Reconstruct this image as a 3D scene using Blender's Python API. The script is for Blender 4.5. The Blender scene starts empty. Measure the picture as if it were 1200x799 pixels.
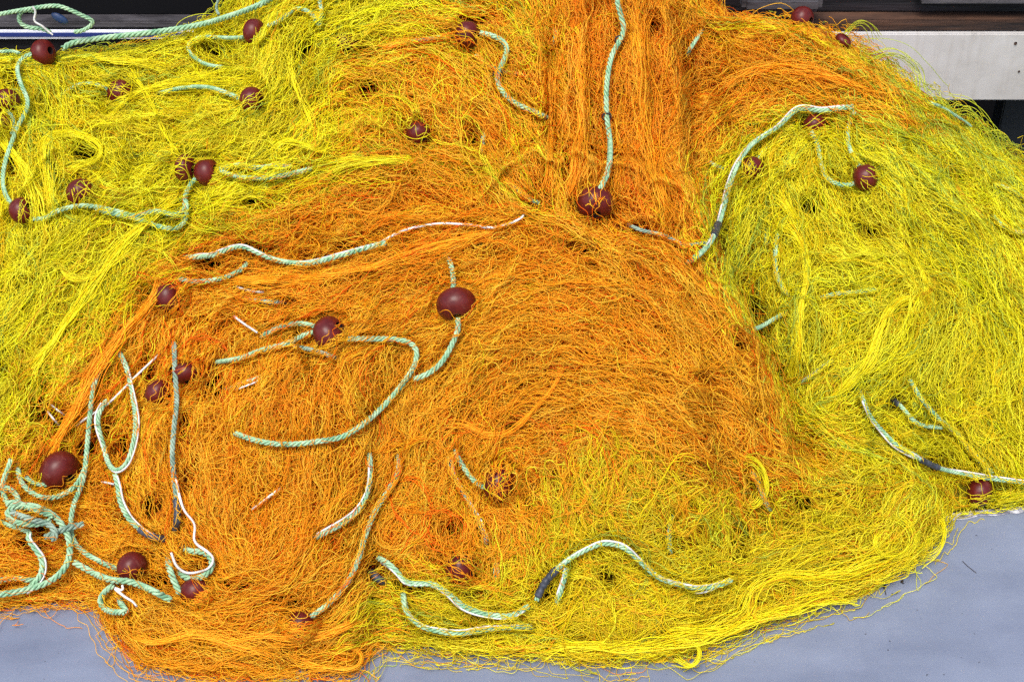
import bpy, math, random
import numpy as np

# ------------------------------------------------------------------ scene, camera, light
scene = bpy.context.scene
PITCH = math.radians(35.0)
CAM = np.array([0.0, -2.457, 2.07])
HALF = 0.35                                    # tan of half the horizontal field of view
FWD = np.array([0.0, math.cos(PITCH), -math.sin(PITCH)])
UP = np.array([0.0, math.sin(PITCH), math.cos(PITCH)])
RIGHT = np.array([1.0, 0.0, 0.0])

cam_data = bpy.data.cameras.new("camera")
cam = bpy.data.objects.new("camera", cam_data)
scene.collection.objects.link(cam)
cam.location = CAM
cam.rotation_euler = (math.radians(90) - PITCH, 0, 0)
cam_data.sensor_width = 36
cam_data.lens = 36 / (2 * HALF)
cam_data.clip_start = 0.05
cam_data.clip_end = 500
scene.camera = cam

SUN_ELEV, SUN_ROT = math.radians(62), math.radians(200)   # soft high light from behind the camera
world = bpy.data.worlds.new("World")
scene.world = world
world.use_nodes = True
wn = world.node_tree
bg = wn.nodes["Background"]
sky = wn.nodes.new("ShaderNodeTexSky")
sky.sky_type = 'NISHITA'
sky.sun_disc = False
sky.sun_elevation = SUN_ELEV
sky.sun_rotation = SUN_ROT
sky.dust_density = 3.0
wn.links.new(sky.outputs[0], bg.inputs[0])
bg.inputs[1].default_value = 0.135

sun_data = bpy.data.lights.new("sun", 'SUN')
sun_data.energy = 1.5
sun_data.angle = math.radians(30)
sun_data.color = (1.0, 0.95, 0.88)
sun = bpy.data.objects.new("sun", sun_data)
scene.collection.objects.link(sun)
from mathutils import Vector, Matrix
_sd = Vector((math.sin(SUN_ROT) * math.cos(SUN_ELEV), math.cos(SUN_ROT) * math.cos(SUN_ELEV), math.sin(SUN_ELEV)))
sun.rotation_euler = _sd.to_track_quat('Z', 'Y').to_euler()

scene.view_settings.view_transform = 'Standard'
scene.view_settings.look = 'None'
scene.view_settings.exposure = 1.27
scene.view_settings.gamma = 1.0
scene.cycles.max_bounces = 10
scene.cycles.diffuse_bounces = 8
scene.cycles.use_denoising = False
scene.render.film_transparent = False

rng = np.random.default_rng(7)

# ------------------------------------------------------------------ materials
def mat(name, color, rough=0.5, spec=0.5, nodes=None):
    m = bpy.data.materials.new(name)
    m.use_nodes = True
    b = m.node_tree.nodes["Principled BSDF"]
    b.inputs["Base Color"].default_value = (*color, 1)
    b.inputs["Roughness"].default_value = rough
    b.inputs["Specular IOR Level"].default_value = spec
    if nodes:
        nodes(m.node_tree, b)
    return m

def ramp_noise(nt, b, c0, c1, scale, detail=6, lo=0.35, hi=0.65, stretch=(1, 1, 1), bump=0.0, bump_dist=0.01, rough=None):
    tc = nt.nodes.new("ShaderNodeTexCoord")
    mp = nt.nodes.new("ShaderNodeMapping")
    mp.inputs["Scale"].default_value = stretch
    nz = nt.nodes.new("ShaderNodeTexNoise")
    nz.inputs["Scale"].default_value = scale
    nz.inputs["Detail"].default_value = detail
    nz.inputs["Roughness"].default_value = 0.65
    rp = nt.nodes.new("ShaderNodeValToRGB")
    rp.color_ramp.elements[0].position = lo
    rp.color_ramp.elements[0].color = (*c0, 1)
    rp.color_ramp.elements[1].position = hi
    rp.color_ramp.elements[1].color = (*c1, 1)
    nt.links.new(tc.outputs["Object"], mp.inputs[0])
    nt.links.new(mp.outputs[0], nz.inputs[0])
    nt.links.new(nz.outputs[0], rp.inputs[0])
    nt.links.new(rp.outputs[0], b.inputs["Base Color"])
    if bump:
        bp = nt.nodes.new("ShaderNodeBump")
        bp.inputs["Strength"].default_value = bump
        bp.inputs["Distance"].default_value = bump_dist
        nt.links.new(nz.outputs[0], bp.inputs["Height"])
        nt.links.new(bp.outputs[0], b.inputs["Normal"])
    return tc, mp, nz, rp

def strand_nodes(nt, b):
    at = nt.nodes.new("ShaderNodeAttribute")
    at.attribute_name = "Col"
    nt.links.new(at.outputs["Color"], b.inputs["Base Color"])
    tr = nt.nodes.new("ShaderNodeBsdfTranslucent")
    mx = nt.nodes.new("ShaderNodeMixShader"); mx.inputs[0].default_value = 0.5
    nt.links.new(at.outputs["Color"], tr.inputs[0])
    nt.links.new(b.outputs[0], mx.inputs[1]); nt.links.new(tr.outputs[0], mx.inputs[2])
    nt.links.new(mx.outputs[0], nt.nodes["Material Output"].inputs[0])
M_STRAND = mat("nylon_twine", (0.8, 0.5, 0.02), 0.5, 0.24, strand_nodes)

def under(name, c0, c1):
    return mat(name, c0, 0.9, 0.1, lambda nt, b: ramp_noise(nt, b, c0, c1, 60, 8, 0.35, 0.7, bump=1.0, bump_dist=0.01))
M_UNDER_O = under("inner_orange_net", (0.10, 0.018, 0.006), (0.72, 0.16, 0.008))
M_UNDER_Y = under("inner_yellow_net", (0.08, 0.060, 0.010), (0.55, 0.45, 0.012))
M_ROPE = mat("green_rope", (0.24, 0.55, 0.34), 0.6, 0.3, lambda nt, b: ramp_noise(nt, b, (0.120, 0.27, 0.145), (0.33, 0.47, 0.29), 45, 4))
M_ROPE_G = mat("grey_green_rope", (0.2, 0.36, 0.26), 0.7, 0.2, lambda nt, b: ramp_noise(nt, b, (0.10, 0.17, 0.12), (0.25, 0.33, 0.25), 45, 4))
M_CORD = mat("white_cord", (0.75, 0.74, 0.70), 0.6, 0.3, lambda nt, b: ramp_noise(nt, b, (0.36, 0.34, 0.30), (0.62, 0.62, 0.60), 30, 4))
M_TAPE = mat("black_tape", (0.02, 0.022, 0.03), 0.45, 0.4, lambda nt, b: ramp_noise(nt, b, (0.012, 0.014, 0.02), (0.05, 0.055, 0.07), 60, 4, bump=0.4, bump_dist=0.003))
M_HOLE = mat("dark_hole", (0.012, 0.006, 0.006), 0.9, 0.1)
M_TWINE = mat("dark_twine", (0.03, 0.02, 0.02), 0.8, 0.2)

def float_nodes(nt, b):
    tc, mp, nz, rp = ramp_noise(nt, b, (0.055, 0.004, 0.003), (0.095, 0.008, 0.005), 22, 5)
    n3 = nt.nodes.new("ShaderNodeTexNoise"); n3.inputs["Scale"].default_value = 38; n3.inputs["Detail"].default_value = 10; n3.inputs["Roughness"].default_value = 0.75
    n3.inputs["Distortion"].default_value = 1.5
    r3 = nt.nodes.new("ShaderNodeValToRGB")
    r3.color_ramp.elements[0].position = 0.54; r3.color_ramp.elements[0].color = (0, 0, 0, 1)
    r3.color_ramp.elements[1].position = 0.66; r3.color_ramp.elements[1].color = (0.5, 0.5, 0.5, 1)
    oi = nt.nodes.new("ShaderNodeObjectInfo")
    ad = nt.nodes.new("ShaderNodeVectorMath"); ad.operation = 'ADD'
    nt.links.new(tc.outputs["Object"], ad.inputs[0]); nt.links.new(oi.outputs["Location"], ad.inputs[1])
    mw = nt.nodes.new("ShaderNodeMix"); mw.data_type = 'RGBA'; mw.inputs[7].default_value = (0.15, 0.045, 0.03, 1)
    nt.links.new(ad.outputs[0], n3.inputs[0]); nt.links.new(n3.outputs[0], r3.inputs[0])
    nt.links.new(r3.outputs[0], mw.inputs[0]); nt.links.new(rp.outputs[0], mw.inputs[6]); nt.links.new(mw.outputs[2], b.inputs["Base Color"])
    n2 = nt.nodes.new("ShaderNodeTexNoise")
    n2.inputs["Scale"].default_value = 90
    n2.inputs["Detail"].default_value = 6
    mr = nt.nodes.new("ShaderNodeMapRange")
    mr.inputs["To Min"].default_value = 0.24
    mr.inputs["To Max"].default_value = 0.52
    nt.links.new(tc.outputs["Object"], n2.inputs[0])
    nt.links.new(n2.outputs[0], mr.inputs[0])
    nt.links.new(mr.outputs[0], b.inputs["Roughness"])
    bp = nt.nodes.new("ShaderNodeBump")
    bp.inputs["Strength"].default_value = 0.25
    bp.inputs["Distance"].default_value = 0.002
    nt.links.new(n2.outputs[0], bp.inputs["Height"])
    nt.links.new(bp.outputs[0], b.inputs["Normal"])
M_FLOAT = mat("maroon_plastic", (0.12, 0.012, 0.012), 0.45, 0.25, float_nodes)

def deck_nodes(nt, b):
    tc, mp, nz, rp = ramp_noise(nt, b, (0.115, 0.136, 0.186), (0.150, 0.174, 0.232), 2.6, 10, 0.35, 0.68, bump=0.15, bump_dist=0.004)
    # fine dark specks and long worn streaks
    vo = nt.nodes.new("ShaderNodeTexNoise"); vo.inputs["Scale"].default_value = 95; vo.inputs["Detail"].default_value = 3
    sp = nt.nodes.new("ShaderNodeValToRGB")
    sp.color_ramp.elements[0].position = 0.255; sp.color_ramp.elements[0].color = (0.25, 0.23, 0.22, 1)
    sp.color_ramp.elements[1].position = 0.30; sp.color_ramp.elements[1].color = (1, 1, 1, 1)
    m2 = nt.nodes.new("ShaderNodeMapping"); m2.inputs["Scale"].default_value = (1.0, 4, 1)
    m2.inputs["Rotation"].default_value = (0, 0, math.radians(-14))
    st = nt.nodes.new("ShaderNodeTexNoise"); st.inputs["Scale"].default_value = 3.0; st.inputs["Detail"].default_value = 8
    sr = nt.nodes.new("ShaderNodeValToRGB")
    sr.color_ramp.elements[0].position = 0.32; sr.color_ramp.elements[0].color = (0.88, 0.88, 0.90, 1)
    sr.color_ramp.elements[1].position = 0.62; sr.color_ramp.elements[1].color = (1.06, 1.05, 1.04, 1)
    mx = nt.nodes.new("ShaderNodeMix"); mx.data_type = 'RGBA'; mx.blend_type = 'MULTIPLY'; mx.inputs[0].default_value = 1
    my = nt.nodes.new("ShaderNodeMix"); my.data_type = 'RGBA'; my.blend_type = 'MULTIPLY'; my.inputs[0].default_value = 1
    nt.links.new(tc.outputs["Object"], vo.inputs[0]); nt.links.new(vo.outputs[0], sp.inputs[0])
    nt.links.new(tc.outputs["Object"], m2.inputs[0]); nt.links.new(m2.outputs[0], st.inputs[0]); nt.links.new(st.outputs[0], sr.inputs[0])
    nt.links.new(rp.outputs[0], mx.inputs[6]); nt.links.new(sp.outputs[0], mx.inputs[7])
    nt.links.new(mx.outputs[2], my.inputs[6]); nt.links.new(sr.outputs[0], my.inputs[7])
    g = nt.nodes.new("ShaderNodeTexNoise"); g.inputs["Scale"].default_value = 420; g.inputs["Detail"].default_value = 2
    sc_ = nt.nodes.new("ShaderNodeTexNoise"); sc_.inputs["Scale"].default_value = 7; sc_.inputs["Detail"].default_value = 12; sc_.inputs["Roughness"].default_value = 0.75
    s2 = nt.nodes.new("ShaderNodeValToRGB")
    s2.color_ramp.elements[0].position = 0.38; s2.color_ramp.elements[0].color = (0.78, 0.78, 0.80, 1)
    s2.color_ramp.elements[1].position = 0.50; s2.color_ramp.elements[1].color = (1, 1, 1, 1)
    mz = nt.nodes.new("ShaderNodeMix"); mz.data_type = 'RGBA'; mz.blend_type = 'MULTIPLY'; mz.inputs[0].default_value = 0.3
    nt.links.new(tc.outputs["Object"], g.inputs[0]); nt.links.new(tc.outputs["Object"], sc_.inputs[0]); nt.links.new(sc_.outputs[0], s2.inputs[0])
    nt.links.new(my.outputs[2], mz.inputs[6]); nt.links.new(s2.outputs[0], mz.inputs[7])
    nt.links.new(mz.outputs[2], b.inputs["Base Color"])
    bp = nt.nodes.new("ShaderNodeBump"); bp.inputs["Strength"].default_value = 0.35; bp.inputs["Distance"].default_value = 0.0015
    nt.links.new(g.outputs[0], bp.inputs["Height"]); nt.links.new(bp.outputs[0], b.inputs["Normal"])
M_DECK = mat("painted_deck", (0.28, 0.3, 0.4), 0.55, 0.4, deck_nodes)
M_EDGE = mat("chipped_edge", (0.5, 0.5, 0.55), 0.7, 0.3, lambda nt, b: ramp_noise(nt, b, (0.16, 0.16, 0.2), (0.62, 0.63, 0.70), 26, 8, 0.42, 0.56, bump=0.5, bump_dist=0.004))
def beam_nodes(nt, b):
    tc, mp, nz, rp = ramp_noise(nt, b, (0.32, 0.305, 0.28), (0.44, 0.43, 0.415), 3.0, 9, 0.33, 0.58, stretch=(1, 1, 1.6), bump=0.1, bump_dist=0.003)
    m2 = nt.nodes.new("ShaderNodeMapping"); m2.inputs["Scale"].default_value = (22, 1, 2.2)
    n2 = nt.nodes.new("ShaderNodeTexNoise"); n2.inputs["Scale"].default_value = 2.2; n2.inputs["Detail"].default_value = 8
    r2 = nt.nodes.new("ShaderNodeValToRGB")
    r2.color_ramp.elements[0].position = 0.30; r2.color_ramp.elements[0].color = (0.66, 0.60, 0.52, 1)
    r2.color_ramp.elements[1].position = 0.50; r2.color_ramp.elements[1].color = (1, 1, 1, 1)
    mx = nt.nodes.new("ShaderNodeMix"); mx.data_type = 'RGBA'; mx.blend_type = 'MULTIPLY'; mx.inputs[0].default_value = 0.25
    nt.links.new(tc.outputs["Object"], m2.inputs[0]); nt.links.new(m2.outputs[0], n2.inputs[0]); nt.links.new(n2.outputs[0], r2.inputs[0])
    nt.links.new(rp.outputs[0], mx.inputs[6]); nt.links.new(r2.outputs[0], mx.inputs[7]); nt.links.new(mx.outputs[2], b.inputs["Base Color"])
M_WHITE = mat("weathered_white_paint", (0.4, 0.4, 0.4), 0.5, 0.4, beam_nodes)
M_WHITE_PLAIN = mat("old_white_paint", (0.6, 0.6, 0.6), 0.5, 0.4, lambda nt, b: ramp_noise(nt, b, (0.26, 0.25, 0.235), (0.42, 0.42, 0.425), 3.0, 9, 0.33, 0.60, stretch=(1, 1, 1.6), bump=0.1, bump_dist=0.003))
M_DARK = mat("dark_wood", (0.01, 0.008, 0.01), 0.6, 0.3, lambda nt, b: ramp_noise(nt, b, (0.003, 0.003, 0.004), (0.022, 0.016, 0.019), 5, 8, 0.4, 0.75, stretch=(0.5, 1, 8), bump=0.4))
M_BROWN = mat("bare_brown_wood", (0.05, 0.025, 0.015), 0.7, 0.3, lambda nt, b: ramp_noise(nt, b, (0.010, 0.006, 0.005), (0.085, 0.040, 0.022), 8, 8, 0.4, 0.7, stretch=(0.4, 1, 7), bump=0.5))
M_BLACK = mat("black_gap", (0.004, 0.004, 0.005), 0.9, 0.1)
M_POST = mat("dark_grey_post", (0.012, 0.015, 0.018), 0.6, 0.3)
M_GREY = mat("grey_metal", (0.16, 0.15, 0.16), 0.5, 0.4, lambda nt, b: ramp_noise(nt, b, (0.02, 0.018, 0.02), (0.075, 0.07, 0.075), 14, 6, stretch=(0.5, 1, 4)))
M_RAILW = mat("rail_white", (0.7, 0.71, 0.75), 0.4, 0.4, lambda nt, b: ramp_noise(nt, b, (0.45, 0.46, 0.5), (0.72, 0.73, 0.77), 10, 6))
M_BLUE = mat("rail_blue", (0.02, 0.035, 0.16), 0.4, 0.4)
M_BLUEBIT = mat("blue_plastic", (0.01, 0.03, 0.09), 0.4, 0.5)
M_LEAF = mat("dried_leaf", (0.03, 0.022, 0.012), 0.8, 0.1)

# ------------------------------------------------------------------ object helpers
def link(o, parent=None):
    scene.collection.objects.link(o)
    if parent is not None:
        o.parent = parent
    return o

def tag(o, label=None, cat=None, group=None, kind=None):
    if label: o["label"] = label
    if cat: o["category"] = cat
    if group: o["group"] = group
    if kind: o["kind"] = kind
    return o

def empty(name, loc=(0, 0, 0)):
    o = bpy.data.objects.new(name, None)
    o.location = loc
    o.empty_display_size = 0.02
    return link(o)

def mesh_obj(name, V, F, material, parent=None, origin=None, col=None, smooth=True):
    """V (n,3) world positions; F (m,k) faces all of k corners. origin: world origin of the object (its parent's location)."""
    V = np.asarray(V, dtype=np.float32)
    F = np.asarray(F, dtype=np.int32)
    o0 = np.array(origin if origin is not None else (0, 0, 0), dtype=np.float32)
    me = bpy.data.meshes.new(name)
    me.vertices.add(len(V))
    me.vertices.foreach_set("co", (V - o0).ravel())
    k = F.shape[1]
    me.loops.add(F.size)
    me.loops.foreach_set("vertex_index", F.ravel())
    me.polygons.add(len(F))
    me.polygons.foreach_set("loop_start", np.arange(0, F.size, k, dtype=np.int32))
    me.polygons.foreach_set("loop_total", np.full(len(F), k, dtype=np.int32))
    if not smooth:
        me.polygons.foreach_set("use_smooth", np.zeros(len(F), dtype=bool))
    if col is not None:
        a = me.attributes.new("Col", 'FLOAT_COLOR', 'POINT')
        c4 = np.ones((len(V), 4), dtype=np.float32)
        c4[:, :3] = col
        a.data.foreach_set("color", c4.ravel())
    me.update(calc_edges=True)
    me.materials.append(material)
    o = bpy.data.objects.new(name, me)
    link(o, parent)
    if parent is None:
        o.location = o0
    return o

def norm(v):
    return v / np.maximum(np.linalg.norm(v, axis=-1, keepdims=True), 1e-9)

def box(name, x0, x1, y0, y1, z0, z1, material, parent=None, rot=0.0, bevel=0.004):
    cx, cy, cz = (x0 + x1) / 2, (y0 + y1) / 2, (z0 + z1) / 2
    import bmesh
    bm = bmesh.new()
    bmesh.ops.create_cube(bm, size=1)
    for v in bm.verts:
        v.co = Vector((v.co.x * (x1 - x0), v.co.y * (y1 - y0), v.co.z * (z1 - z0)))
    bmesh.ops.bevel(bm, geom=list(bm.edges), offset=bevel, segments=2, affect='EDGES')
    me = bpy.data.meshes.new(name)
    bm.to_mesh(me); bm.free()
    me.materials.append(material)
    o = bpy.data.objects.new(name, me)
    link(o, parent)
    p = parent.location if parent is not None else Vector((0, 0, 0))
    o.location = Vector((cx, cy, cz)) - p
    o.rotation_euler = (0, 0, rot)
    return o

# ------------------------------------------------------------------ pixel <-> world
def ray(px, py):
    px = np.asarray(px, float); py = np.asarray(py, float)
    u = (px - 600) / 600 * HALF
    v = (399.5 - py) / 600 * HALF
    return FWD + u[..., None] * RIGHT + v[..., None] * UP

def on_z(px, py, z=0.0):
    d = ray(px, py)
    t = (z - CAM[2]) / d[..., 2]
    return CAM + d * t[..., None]

def on_y(px, py, y):
    d = ray(px, py)
    t = (y - CAM[1]) / d[..., 1]
    return CAM + d * t[..., None]

def to_px(P):
    q = P - CAM
    f = q @ FWD
    return 600 + (q @ RIGHT) / f * 600 / HALF, 399.5 - (q @ UP) / f * 600 / HALF

def value_noise(x, y, seed, scale):
    r = np.random.default_rng(seed)
    N = 64
    tab = r.random((N, N))
    ca, sa = math.cos(0.7 + seed * 1.3), math.sin(0.7 + seed * 1.3)
    x, y = x * ca - y * sa, x * sa + y * ca
    x, y = x + 0.22 / scale * np.sin(y * scale * 1.7 + seed), y + 0.22 / scale * np.sin(x * scale * 1.9 + seed * 2)
    x = x * scale + 1000.3; y = y * scale + 1000.7
    xi = np.floor(x).astype(int); yi = np.floor(y).astype(int)
    fx = x - xi; fy = y - yi
    fx = fx * fx * (3 - 2 * fx); fy = fy * fy * (3 - 2 * fy)
    a = tab[xi % N, yi % N]; b = tab[(xi + 1) % N, yi % N]
    c = tab[xi % N, (yi + 1) % N]; d = tab[(xi + 1) % N, (yi + 1) % N]
    return (a * (1 - fx) + b * fx) * (1 - fy) + (c * (1 - fx) + d * fx) * fy - 0.5

# ------------------------------------------------------------------ the heap's shape (a height field over the ground)
CONTACT = [(-250, 690), (0, 690), (70, 690), (118, 700), (140, 735), (170, 768), (250, 778), (330, 780), (405, 772), (440, 740), (560, 748), (700, 756), (800, 748),
           (900, 708), (1000, 684), (1065, 650), (1094, 612), (1108, 596), (1200, 588), (1500, 565)]
RIDGE = [(-300, 78), (0, 78), (60, 77), (120, 76), (200, 66), (262, 34), (340, -40), (470, -90), (650, -110), (780, -90), (805, -60), (838, 30),
         (880, 36), (950, 42), (1035, 84), (1090, 134), (1130, 160), (1200, 214), (1300, 270), (1500, 330)]
YR = 0.72
_c = on_z(np.array([p[0] for p in CONTACT]), np.array([p[1] for p in CONTACT]), 0.0)
_r = on_y(np.array([p[0] for p in RIDGE]), np.array([p[1] for p in RIDGE]), YR)

# bumps: pixel centre, radii in px, angle, height in metres
BUMPS = [
    (690, 400, 215, 160, 20, 0.145), (660, 285, 150, 36, 0, 0.050), (800, 470, 120, 120, 40, 0.06),
    (1080, 310, 170, 190, 20, 0.13), (1110, 480, 110, 80, 0, 0.05), (730, 215, 90, 60, 0, -0.035),
    (866, 325, 26, 95, -28, -0.16), (918, 435, 26, 75, -28, -0.14), (828, 400, 40, 130, -28, 0.035), (955, 520, 40, 40, -20, -0.05),
    (150, 190, 180, 110, 0, 0.07), (420, 200, 150, 50, -10, 0.055), (330, 288, 190, 22, -6, -0.055),
    (110, 330, 130, 110, -40, 0.06), (60, 540, 80, 80, 0, -0.05), (190, 650, 130, 50, 0, -0.035),
    (330, 590, 120, 110, 20, 0.06), (610, 640, 60, 60, 0, -0.06), (460, 680, 60, 40, 0, -0.03),
    (960, 620, 150, 60, -15, 0.07), (760, 660, 110, 70, 0, 0.05), (850, 610, 30, 60, 0, -0.03),
    (672, 110, 11, 120, 0, 0.030), (692, 100, 9, 120, 0, -0.026), (738, 110, 13, 120, 0, 0.028), (762, 110, 8, 110, 0, -0.024), (788, 110, 12, 110, -4, 0.030),
    (646, 130, 10, 110, 0, -0.075), (812, 110, 10, 90, 6, -0.070),
    (290, 750, 130, 35, 5, 0.035), (720, 60, 60, 150, 0, 0.05), (560, 110, 90, 90, 0, 0.0), (540, 60, 90, 60, 0, 0.04),
    (900, 90, 130, 60, 15, 0.07), (440, 440, 60, 90, 10, 0.03), (250, 440, 60, 120, 25, -0.035),
]
def bumps_world():
    out = []
    for (px, py, rx, ry, a, h) in BUMPS:
        # place on the base profile by marching the ray
        d = ray(px, py)
        s = np.linspace(1.6, 4.4, 1400)
        P = CAM + d * s[:, None]
        hh = h_base(P[:, 0], P[:, 1])
        k = np.argmax(P[:, 2] < hh)
        p = P[k]
        out.append((p[0], p[1], s[k]))
    return out

def h_base(x, y):
    yf = np.interp(x, _c[:, 0], _c[:, 1])
    zr = np.interp(x, _r[:, 0], _r[:, 2])
    # smooth the ridge line a little
    zr = (zr + np.interp(x - 0.05, _r[:, 0], _r[:, 2]) + np.interp(x + 0.05, _r[:, 0], _r[:, 2])) / 3
    t = (y - yf) / (YR - yf)
    tt = np.clip(t, 0, 1)
    # a rounded toe, then a steady rise
    f = 0.78 * tt + 0.22 * (1 - (1 - tt) ** 3)
    h = zr * f
    L = (YR - yf)
    toe = 0.035 * (1 - np.exp(-np.clip(t, 0, 2) * L / 0.025))
    h = h + toe
    h = np.where(t > 1, zr + 0.035 - 2.2 * (t - 1) ** 2 * L * L * 4, h)
    h = np.where(t < 0, t * L * 1.5, h)
    return h

BW = bumps_world()
def height(x, y):
    h = h_base(x, y)
    e = np.zeros_like(h)
    for (b, w) in zip(BUMPS, BW):
        s = w[2] * HALF / 600
        a = math.radians(b[4])
        dx = (x - w[0]) / s
        dy = (y - w[1]) / s * 0.98          # across the slope one pixel spans about as much ground
        u = dx * math.cos(a) - dy * math.sin(a)
        v = dx * math.sin(a) + dy * math.cos(a)
        e = e + b[5] * np.exp(-((u / b[2]) ** 2 + (v / b[3]) ** 2))
    n = value_noise(x, y, 1, 5.5) * 0.070 + value_noise(x + .3, y, 2, 12) * 0.044 + value_noise(x, y + .7, 3, 25) * 0.024
    r = value_noise(x * 1.3, y * 0.8, 4, 9)
    r2 = value_noise(x * 0.9 + 5, y * 1.2, 6, 6)
    n = n * 1.25 - 0.014 * np.exp(-(r / 0.09) ** 2) - 0.010 * np.exp(-(r2 / 0.09) ** 2)          # creases between folds
    yf = np.interp(x, _c[:, 0], _c[:, 1])
    w = np.clip((y - yf) / 0.16, 0, 1)
    w = w * w * (3 - 2 * w)
    wr = 1 - 0.85 * np.clip((y - (YR - 0.15)) / 0.2, 0, 1)
    return h + (e + n) * w * wr

# depth map over the picture's directions, used to lay strands, ropes and floats on the heap
GX0, GX1, GY0, GY1, GS = -140, 1340, -100, 860, 2.0
gx = np.arange(GX0, GX1 + 1, GS); gy = np.arange(GY0, GY1 + 1, GS)
GPX, GPY = np.meshgrid(gx, gy)
D = ray(GPX, GPY)
T = np.full(GPX.shape, 1.75)
lo = T.copy(); hit = np.zeros(GPX.shape, bool)
step = 0.02
for i in range(130):
    P = CAM + D * T[..., None]
    below = (P[..., 2] < np.maximum(height(P[..., 0], P[..., 1]), 0.0)) & (~hit)
    hit |= below
    T = np.where(hit, T, T + step)
    if hit.all(): break
lo = T - step; hi = T.copy()
for i in range(8):
    mid = (lo + hi) / 2
    P = CAM + D * mid[..., None]
    b = P[..., 2] < np.maximum(height(P[..., 0], P[..., 1]), 0.0)
    hi = np.where(b, mid, hi); lo = np.where(b, lo, mid)
Tback = (YR + 0.02 - CAM[1]) / D[..., 1]
TD = np.where(hit, hi, Tback)
TD = np.minimum(TD, Tback)
def blur(a, n=1):
    for _ in range(n):
        a = (np.pad(a, ((1, 1), (0, 0)), mode='edge')[:-2] + 2 * a + np.pad(a, ((1, 1), (0, 0)), mode='edge')[2:]) / 4
        a = (np.pad(a, ((0, 0), (1, 1)), mode='edge')[:, :-2] + 2 * a + np.pad(a, ((0, 0), (1, 1)), mode='edge')[:, 2:]) / 4
    return a
TDs = blur(TD, 9)
SURF = CAM + D * TDs[..., None]
_dx = np.gradient(SURF, axis=1); _dy = np.gradient(SURF, axis=0)
NRM = norm(np.cross(_dx, -_dy))
NRM = np.where((NRM @ (-FWD))[..., None] < 0, -NRM, NRM)
NRM = norm(np.stack([blur(NRM[..., k], 6) for k in range(3)], -1))

def samp(grid, px, py):
    fx = np.clip((px - GX0) / GS, 0, grid.shape[1] - 1.001); fy = np.clip((py - GY0) / GS, 0, grid.shape[0] - 1.001)
    xi = fx.astype(int); yi = fy.astype(int)
    fx = fx - xi; fy = fy - yi
    if grid.ndim == 3:
        fx = fx[..., None]; fy = fy[..., None]
    return (grid[yi, xi] * (1 - fx) + grid[yi, xi + 1] * fx) * (1 - fy) + (grid[yi + 1, xi] * (1 - fx) + grid[yi + 1, xi + 1] * fx) * fy

TDm = blur(TDs, 40)
TDm = np.minimum(TDm, TDs + 0.004) * 0.75 + TDs * 0.25
TDm = blur(TDm, 8)
def place(px, py, lift, grid=None):
    t = samp(TDs if grid is None else grid, px, py)
    d = ray(px, py)
    n = norm(samp(NRM, px, py))
    # the point that stands `lift` metres off the heap's surface in this direction
    c = np.maximum(np.abs((d * n).sum(-1)), 0.55)
    P = CAM + d * (t - np.asarray(lift) / c)[..., None]
    front = P[..., 1] < slab_y(P[..., 0]) + 0.01
    P[..., 2] = np.where(front, np.maximum(P[..., 2], 0.0016), P[..., 2])
    return P, n

# ------------------------------------------------------------------ the deck and what stands behind
_e0 = on_z(1110.0, 597.0); _e1 = on_z(1200.0, 588.0)
SL = (_e1[1] - _e0[1]) / (_e1[0] - _e0[0])
def slab_y(x):
    return _e0[1] + (x - _e0[0]) * SL

def deck_slab():
    import bmesh
    bm = bmesh.new()
    xs = np.linspace(-3.5, 3.5, 281)
    r = np.random.default_rng(5)
    top, lip, low = [], [], []
    for x in xs:
        y = slab_y(x) + 0.0015 * r.standard_normal()
        top.append(bm.verts.new((x, y - 0.012, 0)))
        lip.append(bm.verts.new((x, y, -0.008 + 0.002 * r.standard_normal())))
        low.append(bm.verts.new((x, y, -0.35)))
    f0 = [bm.verts.new((x, -4.5, 0)) for x in xs]
    for i in range(len(xs) - 1):
        bm.faces.new((f0[i], f0[i + 1], top[i + 1], top[i]))
        bm.faces.new((top[i], top[i + 1], lip[i + 1], lip[i])).material_index = 1
        bm.faces.new((lip[i], lip[i + 1], low[i + 1], low[i]))
    me = bpy.data.meshes.new("deck")
    bm.to_mesh(me); bm.free()
    me.materials.append(M_DECK); me.materials.append(M_EDGE)
    o = bpy.data.objects.new("deck", me)
    link(o); tag(o, kind="structure")
    lw = bpy.data.meshes.new("lower_floor")
    lw.from_pydata([(-3.5, -0.6, -0.35), (3.5, -0.6, -0.35), (3.5, 2.2, -0.35), (-3.5, 2.2, -0.35)], [], [(0, 1, 2, 3)])
    lw.materials.append(M_BLACK)
    lo_ = bpy.data.objects.new("floor", lw)
    link(lo_); tag(lo_, kind="structure")
    # worn white strip of chipped paint along the back edge of the deck, a thin sheet with a ragged front line
    xs = np.linspace(0.6, 3.4, 420)
    V, F = [], []
    for i, x in enumerate(xs):
        wv = 0.012 + 0.030 * (value_noise(np.array(x), np.array(0.0), 31, 9) + 0.35) + 0.012 * value_noise(np.array(x), np.array(3.0), 32, 50)
        y = slab_y(x) - 0.013
        V += [(x, y - max(0.003, float(wv)), 0.0012), (x, y, 0.0012)]
        if i: F.append((2 * i - 2, 2 * i, 2 * i + 1, 2 * i - 1))
    w = mesh_obj("worn_paint", V, F, M_EDGE)
    tag(w, kind="structure")
deck_slab()

YB = 0.98   # the wooden side behind the heap
def zb(py, y=YB):
    return float(on_y(np.array(600.0), np.array(float(py)), y)[2])
def xb(px, py, y=YB):
    return float(on_y(np.array(float(px)), np.array(float(py)), y)[0])

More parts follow.
